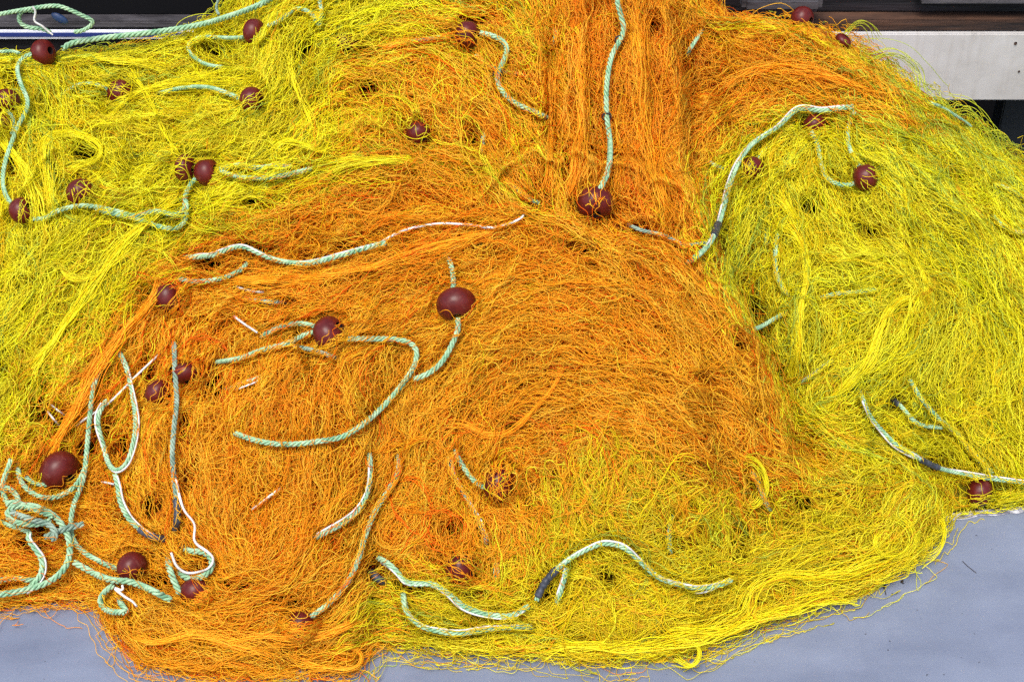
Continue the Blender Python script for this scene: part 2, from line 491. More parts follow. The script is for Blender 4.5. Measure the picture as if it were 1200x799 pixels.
b = empty("white_beam", (1.0, YB, zb(80)))
box("beam_face", xb(820, 80), 3.2, YB, YB + 0.09, zb(118), zb(40), M_WHITE, b, bevel=0.003)
for (px, py, r_) in ((1190, 51, 0.0035), (1194, 84, 0.0025)):
    q = on_y(np.array(float(px)), np.array(float(py)), YB)
    s = box("nail_head", q[0] - r_, q[0] + r_, YB - 0.003, YB + 0.003, q[2] - r_, q[2] + r_, M_BROWN, b, bevel=0.001)
tag(b, "weathered white painted beam with nail marks behind the right yellow net", "beam")
p = box("wooden_plank", xb(700, 30), 3.2, YB + 0.012, YB + 0.10, zb(39.3), zb(26), M_BROWN)
tag(p, "rough bare brown plank lying along the top of the white beam", "plank")
p = box("wooden_plank", xb(700, 30), 3.2, YB + 0.06, YB + 0.14, zb(25.4), zb(-14), M_DARK)
tag(p, "blackened plank above the bare brown plank at the upper right", "plank")
q = empty("metal_rail", (xb(1080, 2), YB, zb(2)))
box("rail_face", xb(1078, 2), 3.2, YB + 0.02, YB + 0.055, zb(3.5), zb(-10), M_GREY, q, bevel=0.002)
box("rail_lip", xb(1082, 2), 3.2, YB + 0.012, YB + 0.055, zb(7), zb(4.2), M_GREY, q, bevel=0.001)
tag(q, "ribbed grey metal rail at the top right above the dark planks", "rail")
q = box("metal_fitting", xb(868, 4), xb(962, 4), YB - 0.03, YB + 0.03, zb(11), zb(-8), M_GREY, bevel=0.012)
tag(q, "dull grey metal fitting at the top edge above the orange net", "fitting")
w = box("back_wall", -3.4, 3.4, 1.5, 1.56, -0.35, 1.6, M_BLACK); tag(w, kind="structure")
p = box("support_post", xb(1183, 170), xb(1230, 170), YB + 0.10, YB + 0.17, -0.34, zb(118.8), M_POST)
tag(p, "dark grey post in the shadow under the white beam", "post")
# left: striped rail in front of dark boards
g = empty("striped_rail", (-1.0, YB, zb(41)))
box("white_band", -3.2, xb(330, 40), YB, YB + 0.010, zb(46.6), zb(36.4), M_RAILW, g, bevel=0.002)
box("blue_stripe", -3.2, xb(329, 40), YB - 0.002, YB + 0.008, zb(43.2), zb(38.6), M_BLUE, g, bevel=0.0005)
tag(g, "white rail with a navy blue stripe behind the left yellow net", "rail")
p = box("wooden_board", -3.2, xb(300, 60), YB + 0.01, YB + 0.06, zb(95), zb(47.8), M_DARK); tag(p, "dark board under the white and blue striped rail", "board")
p = box("wooden_board", -3.2, xb(420, 30), YB + 0.012, YB + 0.06, zb(35.6), zb(27.5), M_GREY); tag(p, "narrow grey weathered board just above the striped rail", "board")
p = box("wooden_board", -3.2, xb(430, 15), YB + 0.064, YB + 0.12, zb(30), zb(8.0), M_BLACK); tag(p, "black board behind the coiled green rope at upper left", "board")
p = box("wooden_board", -3.2, xb(430, 2), YB + 0.07, YB + 0.13, zb(5.2), zb(-14), M_GREY); tag(p, "grey board along the top left edge above the coiled rope", "board")

# ------------------------------------------------------------------ nets: regions, flow, strands
NETS = [  # name tail, polygon (picture directions), label
    ("hang", [(640, -120), (842, -120), (838, 20), (812, 70), (803, 150), (815, 255), (800, 276), (735, 268), (640, 250), (648, 120)]),
    ("topright", [(842, -120), (838, 20), (812, 70), (803, 150), (812, 210), (850, 178), (905, 136), (1000, 131), (1098, 138), (1130, 120), (1040, 55), (960, -20), (900, -120)]),
    ("middle", [(430, 60), (520, 20), (600, -5), (640, -120), (648, 120), (640, 244), (560, 212), (470, 204), (415, 180), (400, 110)]),
    ("front", [(-200, 560), (0, 540), (50, 470), (150, 365), (215, 298), (320, 236), (400, 216), (470, 204), (560, 212), (640, 244), (735, 262), (800, 272), (860, 360), (925, 455),
               (948, 525), (930, 562), (865, 590), (805, 572), (755, 530), (700, 535), (655, 605), (630, 640), (580, 664), (470, 676), (430, 715), (418, 900), (-200, 900)]),
    ("left", [(-200, -120), (640, -120), (600, -5), (520, 20), (430, 60), (400, 110), (415, 180), (470, 204), (400, 216), (320, 236), (215, 298), (150, 365), (50, 470), (0, 540), (-200, 560)]),
    ("bottom", [(418, 900), (430, 715), (470, 676), (580, 664), (630, 640), (655, 605), (700, 535), (755, 530), (805, 572), (865, 590), (930, 562), (948, 525), (1000, 545), (1090, 585), (1125, 600), (1140, 900)]),
    ("right", [(800, 272), (812, 210), (850, 178), (905, 136), (1000, 131), (1098, 138), (1500, 60), (1500, 900), (1125, 600), (1090, 585), (1000, 545), (948, 525), (925, 455), (860, 360)]),
]
def in_poly(px, py, poly):
    c = np.zeros(px.shape, bool)
    n = len(poly)
    for i in range(n):
        x0, y0 = poly[i]; x1, y1 = poly[(i + 1) % n]
        if y0 == y1: continue
        cond = (y0 > py) != (y1 > py)
        c ^= cond & (px < (x1 - x0) * (py - y0) / (y1 - y0) + x0)
    return c
def net_of(px, py):
    wx = px + 22 * value_noise(px / 100, py / 100, 11, 1.6) + 14 * value_noise(px / 100, py / 100, 12, 6)
    wy = py + 22 * value_noise(px / 100, py / 100, 13, 1.6) + 14 * value_noise(px / 100, py / 100, 14, 6)
    out = np.full(px.shape, -1)
    for k, (n_, poly) in enumerate(NETS):
        m = in_poly(wx, wy, poly) & (out < 0)
        out[m] = k
    # anything left: nearest sensible
    out[(out < 0) & (py < 300) & (px < 640)] = 4
    out[(out < 0) & (px > 950)] = 6
    out[(out < 0)] = 3
    return out

# silhouette of all nets: signed distance, positive inside
SIL = [(-300, 70), (0, 70), (45, 71), (100, 69), (160, 63), (215, 48), (258, 22), (290, -20), (340, -110), (835, -110), (838, 10), (842, 26), (900, 25), (940, 28), (975, 48), (1030, 76),
       (1072, 112), (1118, 140), (1170, 182), (1230, 225), (1500, 340), (1500, 566), (1200, 584), (1112, 594), (1100, 625), (1068, 655), (1000, 690), (900, 716), (800, 760), (700, 768), (560, 756),
       (440, 746), (412, 778), (330, 788), (250, 786), (170, 774), (138, 738), (118, 700), (70, 697), (0, 702), (-300, 702)]
def sdf(px, py, poly):
    P = np.stack([px, py], -1).astype(float)
    best = np.full(px.shape, 1e9)
    for i in range(len(poly)):
        a = np.array(poly[i], float); b_ = np.array(poly[(i + 1) % len(poly)], float)
        ab = b_ - a
        t = np.clip(((P - a) @ ab) / (ab @ ab), 0, 1)
        d = np.hypot(P[..., 0] - a[0] - t * ab[0], P[..., 1] - a[1] - t * ab[1])
        best = np.minimum(best, d)
    return np.where(in_poly(px, py, poly), best, -best)
SDF = sdf(GPX, GPY, SIL)
SDFb = blur(SDF, 8)
SGY, SGX = np.gradient(SDFb, GS)

FLOW = [(20, 90, 60), (50, 140, 75), (120, 150, 15), (250, 90, 15), (180, 70, 10), (330, 60, 110), (360, 130, 115), (450, 30, 165), (380, 20, 150), (520, 20, 10), (100, 300, 135), (200, 220, 160), (20, 250, 100),
        (50, 400, 125), (200, 300, 150), (300, 220, 165), (300, 150, 140), (420, 180, 165), (480, 195, 5), (350, 240, 160), (530, 225, 15), (560, 100, 55), (500, 130, 50), (610, 80, 60), (610, 190, 65), (440, 120, 30),
        (670, 60, 92), (690, 170, 95), (740, 120, 88), (780, 60, 80), (770, 200, 75), (800, 255, 75), (680, 235, 92), (880, 60, 15), (980, 90, 22), (1060, 115, 38), (850, 120, 160), (840, 170, 130), (900, 110, 0),
        (900, 180, 130), (870, 250, 115), (860, 320, 110), (930, 250, 80), (950, 380, 95), (1040, 180, 35), (1120, 220, 40), (1100, 300, 45), (1160, 330, 60), (1050, 400, 130), (1010, 440, 150), (1150, 460, 95), (1000, 330, 0),
        (950, 430, 110), (1100, 520, 40), (1170, 530, 60), (950, 520, 25), (1020, 250, 60), (1080, 380, 120),
        (480, 300, 165), (560, 290, 160), (650, 275, 5), (750, 300, 25), (830, 340, 45), (860, 410, 50), (900, 480, 60), (560, 350, 150), (650, 350, 175), (600, 420, 150), (740, 380, 30), (700, 440, 20), (800, 480, 30),
        (640, 500, 0), (560, 480, 120), (500, 560, 105), (420, 460, 80), (300, 460, 105), (320, 600, 115), (250, 640, 60), (450, 620, 115), (380, 540, 100), (350, 350, 175), (260, 330, 165), (400, 390, 150), (140, 450, 125), (60, 530, 130),
        (200, 400, 110), (100, 610, 20), (60, 660, 0), (180, 560, 80), (150, 740, 25), (250, 760, 10), (380, 765, 5), (400, 690, 125), (300, 700, 160), (210, 720, 20), (600, 620, 85), (540, 600, 100), (690, 560, 95), (740, 620, 50),
        (640, 680, 110), (700, 700, 15), (800, 700, 165), (850, 600, 60), (930, 600, 15), (1000, 570, 15), (1060, 620, 120), (900, 680, 165), (960, 660, 165), (600, 740, 5), (500, 720, 10), (790, 745, 172), (830, 550, 30), (770, 580, 60), (480, 690, 20)]
_fx = np.array([f[0] for f in FLOW], float); _fy = np.array([f[1] for f in FLOW], float)
_fa = np.radians(np.array([f[2] for f in FLOW], float)) * 2
def flow_grid():
    cx, cy = np.meshgrid(np.arange(GX0, GX1 + 1, 10), np.arange(GY0, GY1 + 1, 10))
    w = 1.0 / (((cx[..., None] - _fx) ** 2 + (cy[..., None] - _fy) ** 2) / 900 + 0.3) ** 2
    c = (w * np.cos(_fa)).sum(-1) / w.sum(-1); s = (w * np.sin(_fa)).sum(-1) / w.sum(-1)
    return cx, cy, c, s
_, _, FC, FS = flow_grid()
def flow(px, py):
    fx = np.clip((px - GX0) / 10, 0, FC.shape[1] - 1.001); fy = np.clip((py - GY0) / 10, 0, FC.shape[0] - 1.001)
    xi = fx.astype(int); yi = fy.astype(int); fx = fx - xi; fy = fy - yi
    def s(g): return (g[yi, xi] * (1 - fx) + g[yi, xi + 1] * fx) * (1 - fy) + (g[yi + 1, xi] * (1 - fx) + g[yi + 1, xi + 1] * fx) * fy
    return np.arctan2(s(FS), s(FC)) / 2

# things that lie on the nets and how far strands run over them: floats (picture x, y, radius along axis, radius across, axis angle, cover 0..1)
FLOATS = [
    (51, 62, 12.5, 15.5, -8, 0.0, "clean maroon float on the striped rail side with a rope curving down its left"),
    (298, 38, 12.5, 15.5, 10, 0.06, "upper of two maroon floats near the top between green ropes at left"),
    (295, 117, 13.5, 15, 15, 0.14, "maroon float ending a green rope, below the topmost left float"),
    (141, 109, 14, 15.5, 35, 0.5, "maroon float veiled by yellow strands, right of the clean upper left float"),
    (8, 119, 14, 15.5, 80, 0.5, "veiled maroon float at the left border, upper one of the pair"),
    (3, 147, 12, 14, 60, 0.55, "veiled maroon float at the left border, lower one of the pair"),
    (218, 197, 11.5, 16.5, 10, 0.3, "dark maroon float netted over, touching the bare float on its right"),
    (243, 202, 15, 16, -15, 0.02, "bare maroon float in a touching pair on the left yellow net"),
    (95, 226, 15, 17, 60, 0.45, "netted maroon float above the pale rope, left of the touching pair"),
    (26, 247, 14, 15.5, -20, 0.22, "maroon float where the left border rope turns right"),
    (548, 41, 14, 16, 15, 0.34, "maroon float in the orange and yellow net at the top middle"),
    (490, 156, 13, 14, 50, 0.7, "float nearly buried in the mixed orange and yellow net"),
    (697, 238, 18, 21.5, 88, 0.34, "large dark maroon float at the foot of the long hanging rope"),
    (535, 357, 19, 23.5, 85, 0.07, "glossy maroon float in the middle of the orange mound, rope below it"),
    (387, 391, 18, 21, -35, 0.03, "maroon float tilted beside a green rope loop on the orange net"),
    (70, 551, 20, 23.5, 35, 0.05, "big maroon float above the green rope tangle at lower left"),
    (155, 664, 16, 18, 20, 0.10, "maroon float above the thick green rope at the bottom left"),
    (229, 692, 15, 18, 80, 0.40, "veiled maroon float under the white cord loop at the bottom left"),
    (352, 733, 17, 20, 30, 0.62, "buried float in the orange fringe near the deck"),
    (586, 566, 18, 23, 15, 0.33, "netted maroon float in the lower middle where orange meets yellow"),
    (541, 664, 18, 21, 10, 0.6, "buried float above the green rope along the bottom"),
    (219, 437, 12, 17, 75, 0.55, "buried reddish float beside the vertical rope on the orange net"),
    (186, 460, 14, 17, 30, 0.55, "buried reddish float between two ropes on the orange net's left side"),
    (200, 348, 16, 19, 0, 0.65, "buried float where the left yellow net meets the orange one"),
    (880, 199, 14, 15.5, 45, 0.40, "netted maroon float near the taped rope on the right yellow net"),
    (1014, 208, 15, 15.5, -10, 0.16, "maroon float closing the green rope loop on the right yellow net"),
    (955, 147, 12, 14, 60, 0.5, "dark veiled float at the seam of orange and yellow at right"),
    (988, 48, 7, 10, -50, 0.15, "small dark float on the shoulder beside the white beam"),
    (940, 23, 13, 15, 20, 0.5, "veiled maroon float on the top ridge of the right orange net"),
    (405, 52, 12, 14, 60, 0.6, "float hidden in yellow strands at the top, left of the mixed net"),
    (1148, 576, 15, 17, 10, 0.45, "veiled dark red float at the deck's back edge on the right"),
    (925, 192, 11, 13, 40, 0.72, "float nearly hidden in the right yellow net beside the tape"),
]
FLIFT = 0.030
covH = np.zeros(GPX.shape); covQ = np.zeros(GPX.shape)
PXM = 2.95 * HALF / 600
for (fx_, fy_, ra, rb, ang, q, _l) in FLOATS:
    r = max(ra, rb) + 1.5
    d2 = (GPX - fx_) ** 2 + (GPY - fy_) ** 2
    m = d2 < (r + 5) ** 2
    hh = FLIFT + np.sqrt(np.maximum(r * r - d2, 0)) * PXM * 0.95
    covH = np.where(m, np.maximum(covH, hh), covH)
    covQ = np.where(m, max(q, 0.05) * (0.16 if q < 0.35 else (0.20 if q < 0.52 else 0.27)), covQ)

# ropes: points, lift (m), cover, radius px, kind, label, white cord offset px (0 none), tapes [(i0,i1)]
RP = []
def rope(label, pts, lift=0.034, cover=0.10, r=3.6, grey=False, cord=0.0, tape=None, cord_pts=None):
    RP.append(dict(label=label, pts=pts, lift=lift, cover=cover, r=r, grey=grey, cord=cord, tape=tape, cord_pts=cord_pts))
rope("green rope running from the upper left float down the left border", [(40, 63), (28, 67), (20, 79), (24, 98), (32, 116), (31, 129), (22, 146), (14, 166), (6, 190), (3, 212), (8, 232), (16, 240)], cover=0.06, r=3.4)
rope("green rope crossing from the left border float below the netted float", [(36, 257), (52, 256), (68, 247), (98, 241), (135, 247), (159, 253), (182, 247), (203, 252), (216, 246), (217, 230), (225, 213), (234, 208)], cover=0.12, r=3.4)
rope("lower green strand doubling the rope under the touching floats", [(110, 245), (140, 252), (165, 258), (185, 265), (203, 268), (215, 262), (219, 245), (217, 232)], cover=0.10, r=3.4)
rope("straight green rope leaving the bare float of the touching pair", [(257, 199), (270, 205), (285, 208), (310, 209), (345, 203), (372, 195)], cover=0.16, r=3.4)
rope("short green rope above the straight one, right of the touching pair", [(255, 199), (270, 195), (285, 193), (300, 197), (325, 194), (345, 196)], lift=0.028, cover=0.3, r=3.2)
rope("thick pale green rope running right from the striped rail along the ridge", [(71, 59), (84, 51), (111, 46), (145, 42), (189, 37), (236, 29), (267, 20), (300, 8), (330, -8)], lift=0.045, cover=0.02, r=4.6)
rope("green rope coiled in front of the black board at the upper left", [(-20, 22), (0, 17), (27, 12), (64, 7), (82, 12), (95, 18), (110, 26), (98, 36), (84, 38)], lift=0.06, cover=0.0, r=3.4, cord_pts=[(37, 7), (42, 14), (40, 25), (50, 31), (55, 36), (63, 42)])
rope("inner turn of the green coil above the upper left float", [(62, 40), (50, 34), (35, 33), (24, 28), (22, 18), (28, 12), (45, 14)], lift=0.055, cover=0.0, r=3.6)
rope("green rope looping left from the topmost left float", [(288, 44), (270, 45), (250, 44), (235, 44), (221, 51), (223, 63), (235, 73), (250, 78), (266, 79)], lift=0.03, cover=0.22, r=3.2)
rope("green rope arching right of the topmost left float", [(312, 31), (330, 24), (343, 12), (356, 11), (368, 20), (373, 32), (377, 15), (372, -10)], lift=0.03, cover=0.2, r=3.2)
rope("green rope ending at the lower float near the top left", [(284, 117), (270, 111), (250, 104), (230, 102), (205, 105), (180, 112)], lift=0.032, cover=0.14, r=3.4)
rope("faint green rope behind the veiled float at left", [(135, 112), (122, 103), (105, 98), (88, 101), (75, 110), (60, 120)], lift=0.022, cover=0.4, r=3.2)
rope("green rope end joining the two veiled floats at the left border", [(6, 128), (14, 136), (17, 148), (12, 160)], lift=0.022, cover=0.35, r=3.0)
rope("green rope reaching the left border beside the clean float", [(-20, 60), (0, 61), (15, 60), (25, 64)], lift=0.03, cover=0.1, r=2.8)
rope("thin dark green rope hanging at the top left edge", [(258, -20), (256, 0), (253, 11), (258, 20)], lift=0.05, cover=0.1, r=2.4, grey=True)
rope("green rope bending down from the top middle float", [(560, 38), (582, 44), (594, 55), (590, 72), (583, 87), (585, 101), (599, 118), (623, 130), (646, 140)], cover=0.10, r=3.6)
rope("faint green rope left of the top middle float", [(534, 42), (501, 46), (468, 51), (440, 60)], lift=0.024, cover=0.45, r=3.0)
rope("faint green rope second strand under the top middle float", [(556, 62), (570, 76), (590, 84), (612, 88), (630, 98)], lift=0.02, cover=0.5, r=3.0)
rope("long green rope hanging straight down the orange net", [(721, -25), (723, 0), (728, 20), (731, 36), (725, 50), (716, 68), (711, 101), (711, 135), (715, 169), (713, 199), (706, 216), (700, 229)], lift=0.045, cover=0.03, r=3.7)
rope("short green rope piece showing in the mixed net", [(568, 150), (565, 168), (567, 188)], lift=0.024, cover=0.4, r=3.0)
rope("green rope piece in the crease left of the hanging net", [(582, 206), (603, 219), (616, 231), (636, 240)], lift=0.03, cover=0.3, r=3.2)
rope("faint green rope inside the top of the hanging net", [(650, 24), (651, 45), (648, 62)], lift=0.024, cover=0.4, r=3.0)
rope("green rope at the shoulder right of the hanging net", [(826, 28), (820, 40), (812, 52), (803, 68)], lift=0.032, cover=0.18, r=3.2)
rope("green rope with white cord falling to a black tape wrap at right", [(1003, 125), (985, 127), (962, 130), (935, 128), (911, 149), (881, 169), (864, 193), (854, 220), (850, 236), (842, 262), (832, 284), (818, 299), (800, 312)], lift=0.04, cover=0.06, r=3.8, cord=3.2, tape=[(0.655, 0.80)])
rope("green rope from the seam down to the loop float at right", [(1003, 128), (995, 145), (994, 169), (1003, 189), (1010, 200)], cover=0.28, r=3.2)
rope("green rope loop curling left into the right net's float", [(949, 152), (957, 166), (960, 180), (966, 205), (979, 215), (995, 217), (1006, 213)], cover=0.16, r=3.2)
rope("short green rope end left of the taped rope", [(826, 188), (836, 193), (850, 199)], cover=0.15, r=3.2)
rope("faint green rope above the netted float by the tape", [(886, 190), (893, 180), (905, 168)], lift=0.024, cover=0.45, r=3.0)
rope("pale green rope on the right shoulder by the white beam", [(1080, 118), (1100, 124), (1122, 137), (1140, 150)], lift=0.03, cover=0.3, r=2.6)
rope("green rope entering from the right border, upper one", [(1158, 213), (1178, 220), (1205, 234), (1230, 245)], lift=0.03, cover=0.28, r=3.0)
rope("green rope entering from the right border, lower one", [(1160, 250), (1175, 264), (1188, 272), (1205, 271), (1230, 268)], lift=0.03, cover=0.28, r=3.2)
rope("green rope with white cord across the fold above the orange mound", [(212, 302), (235, 301), (250, 299), (270, 291), (286, 289), (304, 297), (324, 305), (351, 309), (372, 307), (400, 299), (430, 290), (455, 284)], lift=0.036, cover=0.10, r=3.8, cord=-2.8)
rope("green rope bent into a hook under the fold rope", [(206, 326), (230, 330), (257, 327), (276, 320), (288, 311), (291, 302)], cover=0.10, r=3.4)
rope("faint grey green rope below the hooked rope", [(270, 346), (293, 351), (315, 354), (338, 354)], lift=0.024, cover=0.45, r=3.2, grey=True)
rope("green rope lying slanted to the tilted float, lower one", [(250, 425), (280, 420), (307, 410), (338, 402), (355, 393), (372, 388)], cover=0.12, r=3.4)
rope("green rope lying slanted to the tilted float, upper one", [(300, 398), (324, 385), (340, 380), (355, 379), (375, 384)], cover=0.10, r=3.4)
rope("short grey green rope crossing under the tilted float", [(341, 405), (365, 410), (385, 416), (402, 422)], lift=0.03, cover=0.25, r=3.2, grey=True)
rope("faint green rope with white end left of the mound loop", [(262, 458), (282, 450), (300, 444), (318, 434)], lift=0.024, cover=0.45, r=3.0, cord=4)
rope("long green rope loop sweeping over the orange mound", [(270, 505), (282, 510), (300, 516), (324, 520), (348, 520), (372, 517), (400, 512), (424, 498), (451, 474), (474, 447), (487, 425), (486, 406), (468, 398), (440, 397), (405, 397)], lift=0.036, cover=0.06, r=3.7)
rope("green rope curving from the glossy float down to the loop", [(483, 445), (501, 438), (518, 424), (530, 403), (537, 385), (536, 370)], lift=0.036, cover=0.05, r=3.7)
rope("short green rope above the glossy float", [(531, 342), (531, 322), (527, 306), (521, 293)], lift=0.034, cover=0.12, r=3.5)
rope("green rope with white cord hanging in a narrow loop at left", [(137, 408), (148, 430), (154, 455), (158, 480), (159, 501), (155, 525), (148, 544), (136, 552), (127, 543), (122, 525), (115, 500), (116, 484), (127, 466)], cover=0.06, r=3.7, cord=-3.4)
rope("green rope with white cord dropping from the narrow loop to tape", [(134, 553), (138, 570), (141, 588), (150, 606), (163, 619), (178, 628), (200, 634)], cover=0.04, r=3.7, cord=-3.8, tape=[(0.62, 0.97)])
rope("straight grey green rope ending in a vertical tape wrap", [(204, 395), (205, 434), (207, 468), (204, 501), (202, 530), (204, 560), (207, 586), (208, 608), (204, 627)], cover=0.12, r=3.5, grey=True, tape=[(0.80, 0.97)],
     cord_pts=[(206, 560), (210, 580), (216, 598), (228, 614), (228, 634), (243, 646), (250, 654), (246, 664), (236, 669), (219, 671), (207, 663), (202, 651), (200, 646)])
rope("green rope curl under the white cord at lower left", [(212, 638), (222, 646), (238, 646), (248, 655), (246, 669), (229, 678), (213, 674), (206, 664)], lift=0.03, cover=0.05, r=4.2)
rope("green rope end hanging inside the white cord curl", [(196, 650), (198, 664), (203, 678), (212, 698)], lift=0.034, cover=0.08, r=4.2)
rope("green rope falling left of the narrow loop to the bottom ropes", [(117, 432), (109, 455), (105, 491), (101, 535), (97, 564), (86, 592), (83, 620), (88, 636), (100, 648), (118, 658), (141, 668)], cover=0.06, r=3.6)
rope("thick green rope slanting along the bottom left", [(84, 657), (104, 668), (120, 676), (135, 680), (152, 681), (175, 690), (203, 704)], lift=0.045, cover=0.03, r=4.4)
rope("small green rope loop hanging below the thick slanted rope", [(136, 683), (122, 694), (117, 706), (128, 716), (150, 717)], lift=0.035, cover=0.03, r=4.0, cord_pts=[(143, 684), (144, 692), (133, 688), (148, 700), (155, 704), (161, 711)])
rope("short green rope inside the small loop at the bottom left", [(137, 694), (140, 704), (146, 713), (150, 719)], lift=0.03, cover=0.05, r=4.0)
rope("green rope of the tangle sweeping down and out at left", [(5, 592), (14, 588), (24, 591), (44, 594), (64, 605), (78, 624), (82, 645), (76, 665), (60, 680), (40, 688), (15, 694), (-20, 699)], lift=0.05, cover=0.03, r=4.4)
rope("grey green rope sticking right out of the tangle", [(101, 613), (90, 616), (77, 619), (62, 625), (50, 631)], lift=0.055, cover=0.02, r=4.4, grey=True)
rope("green rope looping inside the tangle, lowest turn", [(66, 606), (50, 600), (30, 594), (14, 594), (8, 602), (14, 610), (32, 614), (50, 613), (62, 608)], lift=0.06, cover=0.02, r=4.2)
rope("green rope second turn inside the tangle", [(10, 598), (26, 605), (44, 610), (60, 616), (66, 628), (58, 634)], lift=0.068, cover=0.02, r=4.2, grey=True)
rope("green rope coming down the left border into the tangle", [(14, 535), (10, 548), (5, 560), (3, 574), (8, 588), (20, 596), (22, 586), (14, 574), (0, 570), (-18, 572)], lift=0.045, cover=0.06, r=3.8)
rope("green rope swinging under the big left float", [(20, 540), (22, 556), (28, 569), (44, 581), (62, 583), (78, 577), (91, 566), (100, 548)], lift=0.036, cover=0.06, r=3.6)
rope("short green rope just left of the big float", [(28, 556), (36, 564), (48, 568), (60, 567)], lift=0.03, cover=0.2, r=3.2)
rope("green rope tail falling from the tangle with white cord", [(36, 620), (33, 630), (41, 642), (49, 655), (49, 670), (40, 684), (26, 694)], lift=0.045, cover=0.04, r=4.2, cord=-4)
rope("faint green rope from the left border into the tangle", [(-20, 602), (0, 611), (18, 618), (38, 624)], lift=0.03, cover=0.25, r=3.2)
rope("frayed green rope along the very bottom left", [(-20, 690), (0, 680), (20, 677), (40, 680), (55, 672)], lift=0.03, cover=0.35, r=3.8)
rope("long green rope curving down the lower middle orange net", [(464, 528), (468, 543), (463, 560), (454, 576), (440, 598), (428, 627), (420, 655), (407, 682), (386, 706), (362, 724)], cover=0.12, r=3.5)
rope("green rope with white cord hooking left in the lower orange net", [(432, 524), (434, 550), (431, 575), (420, 597), (403, 612), (385, 622), (362, 634)], cover=0.08, r=3.5, cord=3.8)
rope("green rope running into the netted lower middle float", [(530, 520), (536, 534), (545, 550), (560, 567), (580, 575)], cover=0.10, r=3.4)
rope("grey green rope falling past the netted lower middle float", [(524, 525), (530, 553), (545, 580), (560, 606), (567, 625), (572, 648)], lift=0.028, cover=0.25, r=3.2, grey=True, cord=-3)
rope("green rope along the bottom crossing above the yellow fringe", [(440, 652), (455, 660), (467, 672), (475, 682), (490, 684), (506, 684), (525, 695), (545, 711), (575, 720), (600, 721), (622, 708)], lift=0.04, cover=0.06, r=3.9, cord=3.6)
rope("lowest green rope loop on the yellow fringe with white cord", [(471, 690), (477, 717), (494, 733), (515, 739), (540, 742), (568, 737), (602, 734), (632, 734)], lift=0.036, cover=0.05, r=3.9, cord=-3.4)
rope("green rope with white cord arching out of a tape wrap at the bottom", [(628, 706), (634, 690), (646, 673), (664, 657), (680, 647), (703, 637), (718, 637), (733, 642), (750, 657), (770, 675), (792, 683), (815, 688), (840, 686), (860, 678)], lift=0.04, cover=0.08, r=3.6, cord=-2.6, tape=[(0.02, 0.17)])
rope("short green rope end pointing down from the arched rope", [(664, 662), (661, 678), (656, 695), (652, 714)], lift=0.034, cover=0.08, r=3.8, cord=3.4)
rope("short green rope with white cord above the bottom rope", [(585, 648), (581, 660), (581, 676), (578, 692)], lift=0.028, cover=0.3, r=3.4, cord=-3)
rope("faint green rope upright in the yellow bottom net", [(790, 595), (785, 615), (784, 634), (788, 658)], lift=0.024, cover=0.4, r=3.2)
rope("green rope slanting in the yellow curls right of the mound", [(876, 545), (884, 558), (892, 574), (899, 592), (908, 603)], lift=0.032, cover=0.22, r=3.4)
rope("green rope with white cord by the deck's back edge at right", [(1062, 528), (1082, 540), (1103, 549), (1130, 555), (1164, 561), (1210, 566)], lift=0.034, cover=0.15, r=3.2, cord=-3, tape=[(0.10, 0.32)])
rope("green rope short vertical piece high in the right net", [(898, 262), (898, 280), (899, 298)], lift=0.024, cover=0.4, r=3.2)
rope("green rope dropping then curving right in the right net", [(912, 266), (909, 290), (909, 315), (916, 336), (930, 353)], lift=0.028, cover=0.25, r=3.2)
rope("green rope slanting at the seam below the curved one", [(881, 387), (893, 382), (905, 375), (928, 362)], lift=0.026, cover=0.3, r=3.2)
rope("faint green rope lying level in the right net", [(949, 353), (976, 345), (1003, 342), (1038, 339)], lift=0.026, cover=0.35, r=3.0)
rope("white edged green rope slanting at the foot of the right net", [(933, 455), (952, 440), (967, 428), (984, 416)], lift=0.026, cover=0.28, r=2.8, cord=-2.6)
rope("green rope with thin white cord curving in the lower right net", [(1004, 452), (1012, 470), (1020, 488), (1035, 506), (1052, 522), (1078, 536)], lift=0.032, cover=0.16, r=3.2, cord=3.6)
rope("long green rope slanting down the lower right net", [(1062, 438), (1072, 455), (1082, 470), (1101, 491), (1121, 508), (1141, 532), (1165, 556)], lift=0.030, cover=0.22, r=3.2)
rope("green rope beside a scrap of tape in the lower right net", [(1044, 466), (1056, 476), (1068, 490), (1080, 498), (1106, 501)], lift=0.030, cover=0.22, r=3.0, tape=[(0.0, 0.2)])
rope("short grey green rope end above the dark tape at the bottom middle", [(432, 668), (446, 680), (458, 682)], lift=0.03, cover=0.1, r=4.0, grey=True, tape=[(0.05, 0.75)])
rope("pale cord end curling at the right border of the bottom net", [(806, 694), (822, 694), (836, 690), (846, 683), (858, 678)], lift=0.036, cover=0.1, r=1.5)

rope("white cord running along the crest crease between the nets at the centre", [(440, 288), (462, 275), (484, 267), (518, 262), (552, 264), (576, 267), (600, 261), (615, 252), (611, 243)], lift=0.034, cover=0.2, r=1.6)
rope("thin grey green rope along the crest right of the dark maroon float", [(732, 262), (752, 270), (778, 276), (802, 287), (832, 284)], lift=0.028, cover=0.3, r=2.6, grey=True)
rope("pale flat cord scrap slanting in the lower left orange net", [(289, 601), (305, 590), (320, 578), (336, 567)], lift=0.030, cover=0.3, r=1.7)
rope("white cord scrap in the dark gap at the left of the orange net", [(54, 480), (62, 490), (71, 500)], lift=0.032, cover=0.15, r=1.6)
rope("white cord scrap above the scrap in the dark gap at left", [(58, 472), (68, 481), (78, 487)], lift=0.032, cover=0.2, r=1.3)
rope("pale cord crossing from the dark gap to the green rope at left", [(88, 500), (98, 492), (110, 484), (130, 470), (160, 440), (190, 412)], lift=0.032, cover=0.25, r=1.6)
